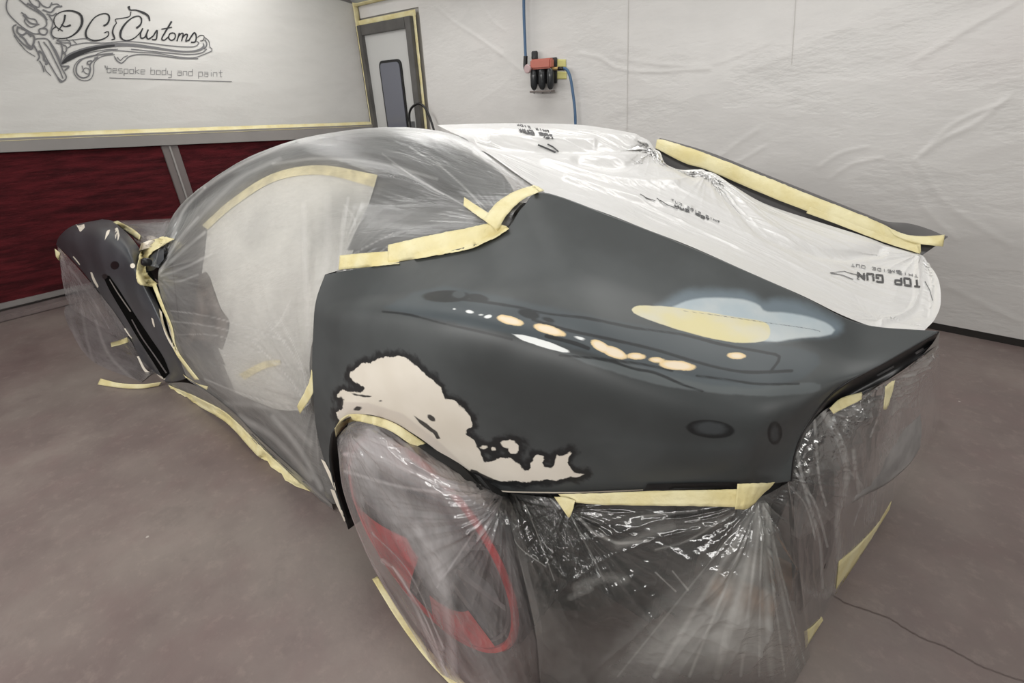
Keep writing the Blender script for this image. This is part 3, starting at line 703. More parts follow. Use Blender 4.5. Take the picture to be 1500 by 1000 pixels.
rb=surf([[(1168,640,.55),(1195,622,.5),(1215,610,.42),(1250,598,.34),(1290,585,.22),(1330,580,.02),(1348,600,-.12)],[(1170,700,.55),(1200,690,.46),(1225,675,.38),(1262,660,.28),(1300,650,.12),(1335,640,-.04),(1350,630,-.15)],[(1172,790,.53),(1205,770,.44),(1235,745,.34),(1268,725,.22),(1300,708,.07),(1332,680,-.08),(1348,655,-.18)]],50,30)
gmesh('rear_bumper_core',rb,simple('bumper_core_grey',(.30,.29,.285,1),.5,nscale=4,namp=.3),CAR,thick=.02)
gmesh('lower_diffuser',surf([[(1160,720,.55),(1190,700,.5),(1222,690,.42)],[(1166,840,.5),(1196,820,.42),(1222,790,.36)],[(1172,900,.46),(1192,870,.40),(1212,830,.34)]],20,20),BLACK,CAR,thick=.01)
cl('exhaust_silencer',[(.05,0),(.11,.03),(.12,.10),(.12,.30),(.11,.38),(.05,.42)],(-.62,.62,.30),(0,1,0),simple('silencer_grey',(.16,.14,.13,1),.35,metal=.5))
ec=uvw_(at(1118,895,v=.62)); cl('exhaust_tip',[(.045,0),(.052,.02),(.052,.12),(.047,.14),(.035,.14)],(ec[0]+.12,ec[1],ec[2]),(1,0,-.1),BROWN)
ec=uvw_(at(1165,855,v=.42)); cl('exhaust_tip',[(.04,0),(.045,.02),(.045,.12),(.04,.14),(.03,.14)],(ec[0]+.12,ec[1],ec[2]),(1,0,0),BROWN)
# nose / bonnet body
gmesh('bonnet',surf([[('c',3.55,-.6,.50),('c',3.2,-.65,.58),('c',2.75,-.65,.64)],[('c',3.75,0,.50),('c',3.3,0,.62),('c',2.7,.1,.72)],[('c',3.6,.6,.55),(170,330,.76),(240,372,.85)]],20,14),PRIMER_F,CAR)
cbox('front_shell',2.95,3.5,-.7,.62,.2,.48,DARK,.08)
# ---- wheels
def wheel(c,r,width,lab,front=False):
    w=empty('w',(0,0,0),None,None); w.name='wheel'; w.parent=CAR; w.location=Vector(car(*c))-CAR.location; w['label']=lab
    base=car(*c); ax_=(0,-1,0)      # axis towards the near side
    prof=[(r*.62,-width),(r*.93,-width),(r*.985,-width*.92),(r,-width*.80)]
    for k in range(4):
        h=-width*(.74-.17*k); prof+=[(r,h),(r*.985,h+.004),(r*.985,h+.012),(r,h+.016)]
    prof+=[(r,-width*.10),(r*.98,-.008),(r*.93,.0),(r*.80,.004),(r*.70,-.012)]
    t=lathe('tyre',prof,base,ax_,RUBBER,w,64,False)
    # block tread: cross grooves
    return w,base
def cwl(name,prof,base,m,w,n=64,cap=True): return lathe(name,prof,base,(0,-1,0),m,w,n,cap)
RWC=(-.13,1.005,.345)
w,b=wheel(RWC,.345,.26,'rear wheel with dark grey centre inside a bright red outer ring')
cwl('rim_ring',[(.312,.004),(.314,.012),(.326,.012),(.332,.004),(.326,-.002),(.312,-.002)],b,REDM,w,64,False)
cwl('rim_disc',[(.0,-.02),(.05,-.01),(.06,-.03),(.20,-.05),(.26,-.02),(.295,.004),(.302,.002),(.302,-.06),(.0,-.08)],b,simple('rim_dark',(.07,.065,.07,1),.35),w)
for i in range(10):
    a=2*math.pi*i/10; d=np.array([math.cos(a),0,math.sin(a)]); s=np.array([-math.sin(a),0,math.cos(a)]); o_=b+np.array([0,-.004,0])
    prism('spoke',[o_+d*.05-s*.016,o_+d*.05+s*.016,o_+d*.29+s*.010,o_+d*.29-s*.010],(0,.02,0),GREYM,w)
# red dusted lower-left quarter of the wheel cover
th=np.linspace(math.radians(188),math.radians(250),40)
g=np.array([[b+np.array([-0*1,-.012-.01*math.sin(math.pi*k/9),0])+np.array([math.cos(t)*rr,0,math.sin(t)*rr]) for t in th] for k,rr in enumerate(np.linspace(.06,.308,10))])
gmesh('red_cover',g,REDM,w)
th=np.linspace(math.radians(270),math.radians(325),30)
g=np.array([[b+np.array([0,-.012,0])+np.array([math.cos(t)*rr,0,math.sin(t)*rr]) for t in th] for rr in np.linspace(.20,.310,6)])
gmesh('red_cover',g,REDM,w)
w2,b2=wheel((2.97,.985,.33),.33,.22,'front wheel, dark behind milky film under the fender')
cwl('rim_disc',[(.0,-.02),(.06,-.01),(.20,-.03),(.235,.0),(.24,-.05),(.0,-.07)],b2,GREYM,w2)

# ---- left front fender
FA=[[(82,358,1.03),(114,390,1.02),(139,420,1.01),(164,451,1.01),(186,484,1.01),(207,526,1.01),(240,559,1.01)],
    [(88,345,1.01),(130,362,1.01),(160,390,1.01),(185,425,1.01),(207,462,1.01),(228,505,1.01),(256,559,1.01)],
    [(108,330,.94),(150,338,.95),(180,362,.96),(200,400,.98),(220,445,.99),(240,490,1.0),(268,556,1.0)],
    [(150,321,.82),(168,326,.82),(203,362,.87),(212,405,.93),(232,447,.96),(247,490,.985),(277,552,.99)]]
GF=surf(FA,220,90)
FEN=gmesh('front_fender',GF,PRIMER_F,CAR,thick=.0025); FEN['label']='dark front fender with black slot, holes and chipped cream edges'
TF=bvh(GF)
fp=lambda x,y:(80+x/3.57,300+y/3.57)
def fchip(pts0,pts1,m=CREAMP,nm='paint_chip',lift=.003,nu=14,nw=4):
    return gmesh(nm,pgrid([[fp(*p) for p in pts0],[fp(*p) for p in pts1]],nu,nw,[TF],lift),m,FEN)
fchip([(250,368),(292,455),(360,570),(440,705),(520,830),(570,912)],[(285,370),(335,440),(408,555),(498,690),(568,795),(602,880)],simple('slot_black',(.002,.002,.002,1),.9,spec=.05),'vent_slot',.003,50,6)
fchip([(285,390),(330,465),(395,560)],[(289,388),(335,462),(400,556)],simple('slot_edge',srgb(140,136,132),.3),'slot_edge',.006)
gmesh('slot_channel',pgrid([[fp(*p) for p in [(400,600),(450,690),(520,790),(580,880)]],[fp(*p) for p in [(406,598),(458,690),(528,790),(588,878)]]],30,3,[TF],.006),STEEL,FEN)
for c_,r_,m in (((314,316),22,BLACK),((408,318),13,CREAMP),((262,374),14,BLACK)):
    ring=[[(c_[0]+math.cos(t)*r_*k,c_[1]+math.sin(t)*r_*k) for t in np.linspace(0,2*math.pi,17)] for k in (.05,1)]
    G_=np.array([[on(*fp(*p),[TF],.004) for p in rr] for rr in ring],dtype=object)
    try: gmesh('hole_plug' if m is CREAMP else 'round_hole',np.array(G_.tolist(),float),m,FEN)
    except Exception: pass
fchip([(110,100),(125,108),(155,100)],[(125,125),(135,140),(158,118)])
fchip([(268,150),(275,135),(290,130)],[(262,185),(278,160),(285,150)])
fchip([(315,125),(330,120),(340,160)],[(318,180),(328,150),(330,190)])
fchip([(95,272),(118,300),(130,315)],[(100,268),(122,295),(133,310)])
fchip([(186,352),(200,395),(225,435)],[(196,352),(212,390),(230,425)])
fchip([(545,540),(560,620),(600,720),(700,870)],[(560,560),(575,630),(615,725),(708,862)],nu=24)
fchip([(575,545),(590,620),(610,690),(640,760)],[(583,550),(600,625),(620,695),(650,765)],nu=24)
fchip([(430,792),(470,870),(530,895),(575,915)],[(440,790),(480,862),(535,885),(580,908)],nu=24)
fchip([(505,590),(512,620),(520,640)],[(515,595),(522,622),(524,638)])
fchip([(362,645),(385,680),(402,700)],[(370,645),(390,676),(405,694)])
fchip([(455,200),(500,185),(540,190)],[(440,240),(490,225),(520,210)],)
# mirror foot / hinge behind the fender
mf=surf([[(203,366,.80),(225,352,.80),(240,350,.78)],[(208,385,.88),(222,372,.87),(240,362,.83)],[(210,398,.92),(225,395,.90),(240,380,.86)]],20,12)
gmesh('scuttle_corner',mf,PRIMER_F,CAR)
TM=bvh(mf)
gmesh('bare_patch',pgrid([[(207,352),(218,345),(231,348)],[(205,362),(214,360),(224,354)]],12,5,[TM],.004),CREAMP,CAR)
lathe('mirror_stub',[(.012,0),(.020,.01),(.020,.03),(.014,.04)],at(222,384,v=.93),(0,-1,.3),BLACK,CAR,20)
# ================================================================== masking film and tape
def clampz(G): G[...,2]=np.maximum(G[...,2],.004); return G
def folds(G,anchors=(),rough=(),seed=0):
    """anchors: (px,py,v|3D, amp, reach, k) radial gathers; rough: (amp, scale_s, scale_t, kind)"""
    nv,nu=G.shape[:2]; n=normals(G)
    du=np.linalg.norm(np.diff(G,axis=1),axis=2).mean()*nu; dv=np.linalg.norm(np.diff(G,axis=0),axis=2).mean()*nv
    s,t=np.meshgrid(np.linspace(0,du,nu),np.linspace(0,dv,nv)); d=np.zeros((nv,nu))
    e=np.minimum(np.minimum(s,du-s),np.minimum(t,dv-t)); edge=np.clip(e/.05,0,1)
    for amp,a,b,ang,kind in rough:
        c,si=math.cos(ang),math.sin(ang); x=(s*c+t*si)*a; y=(-s*si+t*c)*b
        x=x+.6*fbm(s*2,t*2,seed+3)
        d+=amp*((ridge(x,y,seed,3)-.35) if kind=='r' else fbm(x,y,seed,5)); seed+=11
    for (px,py,vv,amp,reach,k) in anchors:
        a=at(px,py,v=vv); q=G-a; r=np.linalg.norm(q,axis=2)+1e-6
        ex=RT; ey=UP; th=np.arctan2(q@ey,q@ex)
        d+=amp*np.minimum(r/.06,1)*np.exp(-r/reach)*(ridge(th*k,r*1.5,seed,2)-.4)*1.6; seed+=7
    return G+n*(d*edge)[...,None]
def film(name_lab,G,m,cat='masking film',parent=None,milk_glints=()):
    """doubled: milkier film plus highlight streaks painted as extra opacity: (path, px width, amount) or ('p', polygon, soft px, amount)"""
    o=gmesh('masking_film',clampz(G),m,parent); tag(o,name_lab,cat)
    P=proj(G); mk=np.zeros(P.shape[:2]); wob=.55+.9*np.clip(fbm(P[...,0]/38,P[...,1]/38,3,4)+.5,0,1)
    for d in milk_glints:
        if d[0]=='p': mk+=np.clip(sdf(P,d[1])/d[2],0,1)*d[3]*wob
        else:
            path=[(x+0.,y+0.) for x,y in d[0]]; x=lsdf(P,path,d[1]); mk+=np.clip(x/d[1],0,1)**.7*d[2]*wob
    attr(o,'milk_glint',np.clip(mk,-.1,.95)); return o
def tape(lab,edges,trees,nu=60,nw=6,lift=.004,amp=.0015,par=None,m=None):
    g=pgrid(edges,nu,nw,trees,lift); n=normals(g)
    s=np.linspace(0,1,nu)[None]*nu*.35; t=np.linspace(0,1,nw)[:,None]*2+0*s
    g=clampz(g+n*(amp*ridge(s+0*t,t,5))[...,None])
    o=gmesh('masking_tape',g,m or TAPE,par,thick=.0006)
    if par is None: tag(o,lab,'tape')
    return o,bvh(g)
# roof and door film
gA=folds(GA,[(228,400,.9,.008,.45,7),(742,333,.67,.004,.25,9),(500,392,.85,.004,.16,7),(455,590,.96,.010,.25,6)],[(.003,1.6,5,.4,'r')],2)
ws=[([(232,398),(255,360),(300,310),(350,262),(410,232)],4,.25),([(232,402),(262,372),(300,340)],3,.3),([(236,404),(270,392),(310,372)],2.5,.3),([(236,396),(262,350),(290,318)],2.5,.3),([(240,410),(262,412),(290,402)],2,.25),
 ([(252,385),(262,470)],1.2,-.08),([(400,240),(470,232),(560,240),(640,262)],3,.28),([(560,225),(610,262),(650,285)],1.2,.35),([(575,240),(640,278),(700,312)],1.5,.35),([(640,238),(690,285),(715,318)],1.2,.4),([(600,215),(660,255),(712,305)],1.,.3),
 ([(500,200),(580,192),(660,205),(720,232)],10,.22),([(700,222),(740,245),(790,280)],9,.55),([(640,198),(700,228),(760,262)],8,.25),([(440,206),(510,192),(600,184),(680,181)],5,.5),([(300,275),(350,243),(430,207)],3,.35),([(245,372),(268,310),(300,275)],3,.45),
 ([(510,290),(500,360),(497,392)],3,.3),([(505,300),(520,330),(498,390)],2,.25),([(520,382),(560,350),(590,330)],2,-.05),([(498,388),(530,365),(575,342)],1.2,.35),([(498,391),(545,376),(569,360)],1.2,.35),
 ([(445,300),(447,380),(452,500),(458,560)],5,.28),([(480,290),(478,380),(462,420)],7,.16),([(425,440),(410,470),(396,485)],2,.3),([(250,455),(300,462),(360,478),(420,500)],1.2,.35),([(250,470),(310,478),(380,497)],1.4,.3),([(260,490),(320,492),(390,520)],1.,.3),
 ([(300,555),(350,575),(400,590),(450,603)],1.6,.4),([(390,470),(430,520),(450,560)],1.4,.3),([(410,465),(440,530),(452,590)],1.4,.35),([(370,500),(420,550),(450,595)],1.2,.3),([(455,560),(440,540),(395,530)],1.2,.3),
 ([(350,610),(400,640),(455,700)],6,.4),([(400,610),(440,660),(470,715)],5,.35),([(330,590),(400,600),(455,650)],5,.2),
 ('p',[(520,285),(700,300),(700,345),(520,372),(505,330)],25,.10),('p',[(255,440),(440,430),(455,600),(330,590)],40,.12),('p',[(520,190),(700,183),(740,240),(620,215)],20,.2)]
F1=film('clear film draped over the roof, windscreen and door opening of the car',gA,F_DOOR,milk_glints=ws)
TA=bvh(gA)
# film foot towards the floor under the door
FF=[[(232,562,1.01),(280,562,1.0),(335,598,.985),(375,638,.985),(430,688,.965),(486,738,.955)],
    [(250,569,1.01),(290,585,.99),(335,612,.96),(375,648,.97),(430,700,.955),(490,752,.95)],
    [(252,567,.99),(295,592,.98),(340,616,.965),(378,656,.965),(432,709,.952),(500,768,.948)]]
gF=folds(surf(FF,160,30),[],[(.006,5,8,.4,'r')],9)
F2=film('narrow skirt of clear film along the floor below the door opening',gF,F_DOOR)
TFF=bvh(gF)
tape('',[[(246,563),(295,584),(335,607),(378,649),(432,700),(500,762)],[(250,569),(292,595),(333,620),(374,664),(430,716),(498,778)]],[TFF,TA],90,6,.003,.003,F2)
tape('',[[(272,553),(290,562),(305,566)],[(268,548),(285,560),(303,571)]],[TFF,TA],20,5,.004,.001,F2)
# white film over rear screen and tail
Bf=[[(640,183,-.05),(740,180.5,-.3),(850,183,-.45),(930,197,-.55),(960,209,-.57),(985,237,-.50),(1036,247,-.52),(1073,271,-.53),(1120,298,-.55),(1190,322,-.57),(1260,344,-.6),(1307,361,-.62),(1346,372,-.63),(1356,378,-.60)],
    [(648,187,.1),(742,190,-.05),(850,200,-.2),(920,218,-.25),(950,235,-.27),(1000,258,-.26),(1050,284,-.27),(1090,305,-.27),(1140,330,-.29),(1200,357,-.31),(1260,383,-.33),(1310,398,-.36),(1350,404,-.38),(1374,408,-.30)],
    [(662,194,.22),(748,215,.14),(850,240,.06),(905,260,.04),(945,277,.03),(995,298,.02),(1050,322,.0),(1095,343,.0),(1145,366,-.01),(1200,392,-.02),(1260,418,-.04),(1305,433,-.06),(1344,442,-.10),(1378,442,-.05)],
    [(682,203,.30),(765,243,.33),(850,279,.31),(905,300,.29),(945,318,.28),(995,340,.27),(1045,360,.26),(1090,380,.26),(1135,402,.25),(1190,428,.24),(1245,452,.22),(1290,465,.18),(1332,466,.12),(1370,466,.16)],
    [(703,216,.365),(795,280,.545),(850,299,.53),(900,317,.52),(945,335,.51),(1000,356,.50),(1040,373,.495),(1080,391,.485),(1130,413,.475),(1180,435,.46),(1235,462,.45),(1285,480,.44),(1325,483,.44),(1354,484,.43)]]
gB=folds(surf(Bf,520,240),[(1040,247,-.52,.012,.22,9),(1346,372,-.63,.009,.22,8),(962,208,-.55,.008,.30,8),(1320,470,.3,.004,.12,8)],[(.006,1.5,7,.10,'r'),(.0025,5,24,.05,'r')],30)
def pxfold(G,paths):
    n=normals(G); return px_ridges(G,paths,.01,n)
gB=pxfold(gB,[([(700,207),(780,212),(850,214),(930,212),(960,214)],9,-2.4),([(740,192),(850,192),(930,200)],5,.8),([(850,232),(900,240),(960,230),(1020,250)],9,-2.0),([(720,200),(790,204),(870,206)],4,1.5),([(800,236),(900,262),(990,268)],5,1.0),([(830,260),(930,290),(1010,305)],4,.9),([(1035,252),(1080,300),(1130,345),(1220,372),(1290,368)],7,-1.6),
              ([(1343,378),(1345,405),(1342,440),(1325,462),(1290,474)],4,1.0),([(1358,385),(1362,420),(1358,460)],5,-.8)])
F3=film('opaque white film with black print over the rear screen and tail of the car',gB,F_WHITE)
TB=bvh(gB)
# ---- print on the white film
ST={'T':[[(0,1),(1,1)],[(.5,1),(.5,0)]],'O':[[(0,0),(0,1),(1,1),(1,0),(0,0)]],'P':[[(0,0),(0,1),(1,1),(1,.45),(0,.45)]],'G':[[(1,.85),(1,1),(0,1),(0,0),(1,0),(1,.45),(.55,.45)]],
'U':[[(0,1),(0,0),(1,0),(1,1)]],'N':[[(0,0),(0,1),(1,0),(1,1)]],'H':[[(0,0),(0,1)],[(1,0),(1,1)],[(0,.5),(1,.5)]],'I':[[(.5,0),(.5,1)]],'S':[[(1,1),(0,1),(0,.5),(1,.5),(1,0),(0,0)]],
'D':[[(0,0),(0,1),(.8,1),(1,.8),(1,.2),(.8,0),(0,0)]],'E':[[(1,1),(0,1),(0,0),(1,0)],[(0,.5),(.8,.5)]],'5':[[(1,1),(0,1),(0,.55),(1,.5),(1,0),(0,0)]],'M':[[(0,0),(0,1),(.5,.3),(1,1),(1,0)]],' ':[]}
def ribbons(strokes,trees,lift):
    """strokes: list of (px polyline, width px) -> verts, faces conforming to surfaces"""
    V=[];Fc=[]
    for pts,w in strokes:
        p=np.array(pts,float); seg=[]
        for i in range(len(p)-1):
            L=np.hypot(*(p[i+1]-p[i])); k=max(1,int(L/2)); seg+= [p[i]+(p[i+1]-p[i])*t/k for t in range(k)]
        seg.append(p[-1]); p=np.array(seg); T=np.gradient(p,axis=0); T/=np.linalg.norm(T,axis=1,keepdims=True)+1e-9
        Nn=np.stack([-T[:,1],T[:,0]],-1)
        ww=w if not isinstance(w,(list,tuple)) else np.interp(np.linspace(0,1,len(p)),np.linspace(0,1,len(w)),w)[:,None]*1.3
        a=p-Nn*ww/2;b=p+Nn*ww/2; prev=None
        for q,r in zip(a,b):
            A_=on(*q,trees,lift);B_=on(*r,trees,lift)
            if A_ is None or B_ is None: prev=None; continue
            V+= [tuple(A_),tuple(B_)]; c=len(V)
            if prev is not None: Fc.append((prev-2,prev-1,c-1,c-2))
            prev=c
    return V,Fc
def print_obj(name,strokes,trees,m,parent,lift=.005):
    V,Fc=ribbons(strokes,trees,lift); me=bpy.data.meshes.new(name); me.from_pydata(V,[],Fc); me.update()
    return keep(link(name,me,m,parent,smooth=False))
def textpx(txt,o,ex,ey,wd,gap=.35):
    """o: px origin (baseline start), ex: px vector of one glyph advance, ey: px vector of glyph height"""
    out=[];o=np.array(o,float);ex=np.array(ex,float);ey=np.array(ey,float)
    for ch in txt:
        for s in ST.get(ch,[]): out.append(([tuple(o+ex*(x*(1-gap))+ey*y) for x,y in s],wd))
        o=o+ex
    return out
s=textpx('TOP GUN',(1347,410),(-13.6,-1.7),(1,10),3.0)
print_obj('lettering',s,[TB],simple('film_print',(.05,.05,.052,1),.6),F3)
s=textpx('THIS SIDE OUT',(1344,402),(-7.7,-1.3),(.5,4.0),.9)+textpx('5M',(1319,396),(-9,-.8),(.4,4),1.2)
s+=[([(1250,409),(1235,403),(1216,399)],1.1),([(1268,404),(1250,401),(1236,397)],1.0),([(1216,399),(1238,397)],.7),([(1355,412),(1362,425),(1366,440)],1.2)]
print_obj('lettering',s,[TB],simple('film_print_light',(.16,.16,.165,1),.6),F3)
s=textpx('TOP GUN',(1040,323),(-7.6,-3.1),(-1,-3),2.0)+[([(993,306),(978,300),(962,290)],1.2),([(960,294),(948,290),(938,284)],1.0)]
print_obj('lettering',s,[TB],bpy.data.materials['film_print'],F3)
s=textpx('THIS SIDE OUT',(1055,327),(-5.6,-2.6),(-.6,-3),.9)
print_obj('lettering',s,[TB],bpy.data.materials['film_print_light'],F3)
s=textpx('TOP GUN',(812,204),(-7.3,-1.6),(-3,-6),2.6)+textpx('THIS SIDE',(806,194),(-5.6,-1.2),(-2,-3),1.4)+[([(788,212),(800,217),(814,223)],2.6),([(802,211),(810,215),(818,222)],2.)]
print_obj('lettering',s,[TB,TA],bpy.data.materials['film_print'],F3)
# ---- tapes on the car
tape('masking tape strip along the bottom of the side window, front thinner length',[[(498,374),(540,370),(585,367)],[(496,395),(540,391),(585,386)]],[TA,TQ],40,6,.005)
tape('wide masking tape along the window ledge up to the rear pillar corner',[[(569,359),(620,347),(680,335),(722,327),(742,331)],[(568,385),(630,376),(690,364),(722,350),(746,336)]],[TA,TQ],60,8,.009,.003)
tape('curved masking tape across the rear pillar meeting the white film',[[(708,322),(728,297),(755,280),(783,271)],[(729,338),(744,313),(768,291),(797,279)]],[TA,TQ,TB],50,6,.012,.002)
tape('short pale masking tape piece stuck on the film above the pillar corner',[[(680,289),(700,302),(722,316)],[(679,301),(694,312),(708,322)]],[TA],20,5,.008)
tape('long masking tape down the far right edge of the rear screen',[[(962,205),(978,207),(1036,226),(1120,259),(1213,296),(1283,324),(1316,341),(1348,357)],[(960,217),(1003,239),(1036,249),(1120,285),(1181,309),(1237,331),(1307,358),(1349,370)]],[TR],110,8,.012,.004)
tape('second shorter masking tape layer low on the far right edge of the rear screen',[[(1186,303),(1230,320),(1290,343),(1345,360)],[(1181,312),(1225,328),(1290,353),(1348,372)]],[TR],50,6,.018,.002)
tape('masking tape end wrapped on the far right tail corner',[[(1300,333),(1325,343),(1350,346),(1384,344)],[(1310,345),(1332,354),(1352,358),(1381,361)]],[TR],30,5,.015,.002)
tape('yellow masking tape lining the rear wheel arch',[[(490,627),(500,613),(515,606),(540,608),(570,616),(600,633),(650,668),(690,700)],[(492,640),(505,624),(518,617),(540,620),(570,630),(598,648),(645,682),(688,703)]],[TQ,bvh(catmull(lipG,6))],90,6,.008,.002)
# ---- rear wheel bag
Cf=[[(493,642,.99),(510,624,1.0),(545,614,1.0),(600,638,.98),(655,674,.97),(700,704,.95),(742,722,.91)],
    [(496,668,1.02),(520,660,1.045),(560,665,1.05),(610,690,1.045),(660,720,1.035),(705,748,1.015),(760,768,.97)],
    [(503,720,1.04),(535,730,1.06),(580,750,1.06),(630,775,1.06),(680,800,1.055),(724,822,1.03),(778,850,.98)],
    [(528,790,1.05),(560,810,1.07),(605,840,1.07),(655,870,1.07),(700,890,1.06),(742,905,1.04),(795,930,.98)],
    [(560,855,1.06),(600,885,1.08),(640,915,1.08),(685,945,1.08),(725,970,1.07),(757,985,1.04),(792,1010,.95)],
    [(640,984,1.10),(670,1000,1.10),(700,1020,1.10),(730,1035,1.09),(755,1045,1.08),(775,1055,1.04),(802,1070,.94)]]
gC=folds(surf(Cf,240,260),[(512,626,1.0,.010,.30,6),(738,722,.93,.012,.25,9),(650,1000,1.1,.008,.25,7)],[(.005,4,10,.9,'r'),(.0035,9,22,.5,'r')],60)
wc=[('p',[(535,745),(575,770),(640,860),(668,960),(630,940),(565,850)],15,-.25),('p',[(500,640),(545,612),(620,650),(720,720),(735,760),(650,740),(560,700),(500,700)],30,.45),('p',[(505,690),(570,690),(650,740),(690,800),(665,880),(655,1000),(635,960),(600,850),(550,760)],30,.42),
 ([(500,640),(497,700),(525,785),(590,905),(650,995)],4,.3),('p',[(495,640),(560,610),(660,680),(740,730),(735,800),(700,800),(640,740),(560,700),(530,760),(500,720)],15,.25),([(740,800),(755,880),(750,960)],9,.12),([(505,665),(560,672),(640,705),(730,725)],4,.5),([(505,690),(600,715),(728,728)],3,.4),([(560,820),(590,850),(640,960),(660,1000)],4,.45),([(545,780),(600,840),(650,950)],2,.4),([(575,830),(620,900),(655,990)],2,.45),([(610,770),(650,860),(665,1000)],9,.3),
 ([(690,720),(735,722),(700,790)],3,.35),([(720,735),(700,770),(640,860)],2,.3),([(600,640),(660,680),(730,722)],4,.35),([(540,630),(560,660),(600,690)],5,.3),([(640,660),(700,715)],3,.35)]
F4=film('milky pinkish film bag over the rear wheel',gC,F_WHEEL,milk_glints=wc); TC=bvh(gC)
ft=[(545,848),(580,905),(620,960),(655,998),(690,1030)]
fb=[(550,846),(586,902),(627,955),(665,990),(700,1022)]
e=np.stack([np.array([at(x,y,w=.006) for x,y in arc2(ft,60)]),np.array([at(x+3,y-2,w=.012) for x,y in arc2(fb,60)])]); e[...,2]+=.003*ridge(np.arange(60)[None]*.3+0*e[...,0],e[...,1]*9,4)
gmesh('tape_edge',catmull(e,5),TAPE,F4,thick=.0006)
# ---- film hanging below the panel behind the wheel
Df=[[(738,721,.905),(790,727,.90),(850,733,.885),(945,734,.83),(1040,733,.80),(1110,728,.755),(1156,706,.685)],
    [(748,768,.985),(800,790,.95),(860,800,.90),(950,812,.85),(1040,812,.835),(1120,802,.79),(1166,790,.69)],
    [(768,850,1.0),(820,870,.98),(890,890,.92),(960,900,.875),(1050,900,.85),(1130,890,.79),(1178,876,.66)],
    [(785,930,1.0),(840,950,.98),(900,970,.92),(980,985,.88),(1060,985,.83),(1140,968,.70),(1184,940,.45)],
    [('w',792,1010,.005),('w',860,1060,.005),('w',930,1080,.005),('w',1000,1080,.005),('w',1080,1060,.005),('w',1145,1025,.005),('w',1186,962,.005)]]
gD=surf(Df,360,300)
gD=folds(gD,[(1118,728,.76,.022,.40,6),(825,735,.87,.012,.22,6),(745,722,.95,.010,.2,7)],[(.020,2.2,4,.5,'r'),(.008,5,8,-.5,'r')],90)
wd=[('p',[(1118,735),(1000,830),(900,930),(860,1010),(1185,1010),(1186,900),(1150,800),(1140,720)],90,.6),('p',[(960,900),(1180,900),(1185,1010),(860,1010)],60,.2)]
for xe,wdt,am in ((905,2,.2),(960,5,.25),(1010,3,.3),(1050,7,.22),(1085,3,.35),(1112,2,.35),(1130,6,.3),(1150,2,.45),(1172,4,.3),(1184,2,.4)):
    wd.append(([(1116+(xe-1050)*.06,738),(1116+(xe-1116)*.35,820),(xe,990)],wdt,am))
wd+=[([(905,798),(930,790),(960,778),(985,772)],8,.3),([(880,782),(905,795),(950,792)],3,.45),([(850,760),(870,780),(890,790)],3,.4),([(1020,748),(980,752),(940,756)],3,.35),([(1075,750),(1010,790),(960,805)],2.5,.3),([(845,860),(870,850),(895,845),(915,850)],9,.3),([(835,875),(865,862)],6,.25),
 ([(960,838),(990,866)],1.5,.5),([(985,836),(1008,864)],1.5,.5),([(740,760),(760,800),(800,830)],1.5,.35),([(770,740),(790,790),(812,850)],1.2,.3),([(735,728),(722,770),(715,800)],2,.4),([(830,745),(860,800),(885,850)],2,.3),
 ([(840,745),(900,760),(1000,770),(1060,765)],12,.12),('p',[(820,930),(900,940),(960,1010),(800,1010)],30,.12)]
F5=film('crumpled clear film hanging to the floor between rear wheel and rear corner',gD,F_REAR,milk_glints=wd); TD=bvh(gD)
# ---- film across the open rear end
Ef=[[(1153,704,.69),(1166,652,.66),(1206,602,.60),(1262,574,.53),(1320,546,.45),(1362,514,.41),(1375,494,.40)],
    [(1164,770,.63),(1184,720,.59),(1224,670,.52),(1268,630,.41),(1320,590,.24),(1360,556,.08),(1377,530,.0)],
    [(1174,860,.53),(1194,810,.46),(1228,765,.36),(1266,720,.20),(1310,668,-.03),(1352,612,-.32),(1378,576,-.55)],
    [('w',1184,948,.005),('w',1205,905,.005),('w',1229,863,.005),('w',1263,812,.005),('w',1301,749,.005),('w',1346,670,.005),('w',1379,613,.005)]]
gE=folds(surf(Ef,300,260),[(1205,603,.60,.014,.40,6),(1156,705,.69,.012,.40,6),(1300,560,.46,.010,.3,6)],[(.014,5,1.0,.0,'r')],120)
we=[([(1207,604),(1232,650),(1240,700),(1228,760),(1230,820)],5,.4),([(1165,650),(1180,720),(1200,790),(1205,860)],2.5,.4),([(1193,615),(1200,700),(1210,740)],2,.35),([(1318,575),(1308,620),(1290,690),(1270,760)],9,.28),([(1275,640),(1290,600),(1296,565)],1.5,.3),([(1250,660),(1255,700),(1262,740)],3,.35),([(1245,690),(1265,720),(1250,770)],2,.3),
 ([(1165,690),(1195,740),(1212,800)],2,.4),([(1155,710),(1180,740),(1195,790)],1.6,.5),([(1275,760),(1295,710),(1310,680)],2,.3),([(1372,500),(1378,560),(1378,612)],4,.35),([(1330,580),(1350,610),(1378,612)],4,.3),('p',[(1310,560),(1372,505),(1380,620),(1340,600)],20,.28),('p',[(1300,640),(1378,600),(1300,750),(1230,860),(1200,850),(1260,760)],30,.16),
 ([(1172,860),(1200,870),(1226,862)],8,.15),([(1215,620),(1250,600),(1290,590)],6,.15)]
we+=[('p',[(1300,560),(1372,505),(1380,615),(1330,700),(1300,750),(1230,862),(1200,900),(1210,830),(1280,720)],25,.16)]
F6=film('clear pleated film hanging across the open rear end of the car',gE,F_TAIL,milk_glints=[(('p',q[1],q[2],q[3]*1.7) if q[0]=='p' else (q[0],q[1]*1.3,min(.85,q[2]*2.0))) for q in we]); TE=bvh(gE)  # streaks whitened further, standing in for light on this film
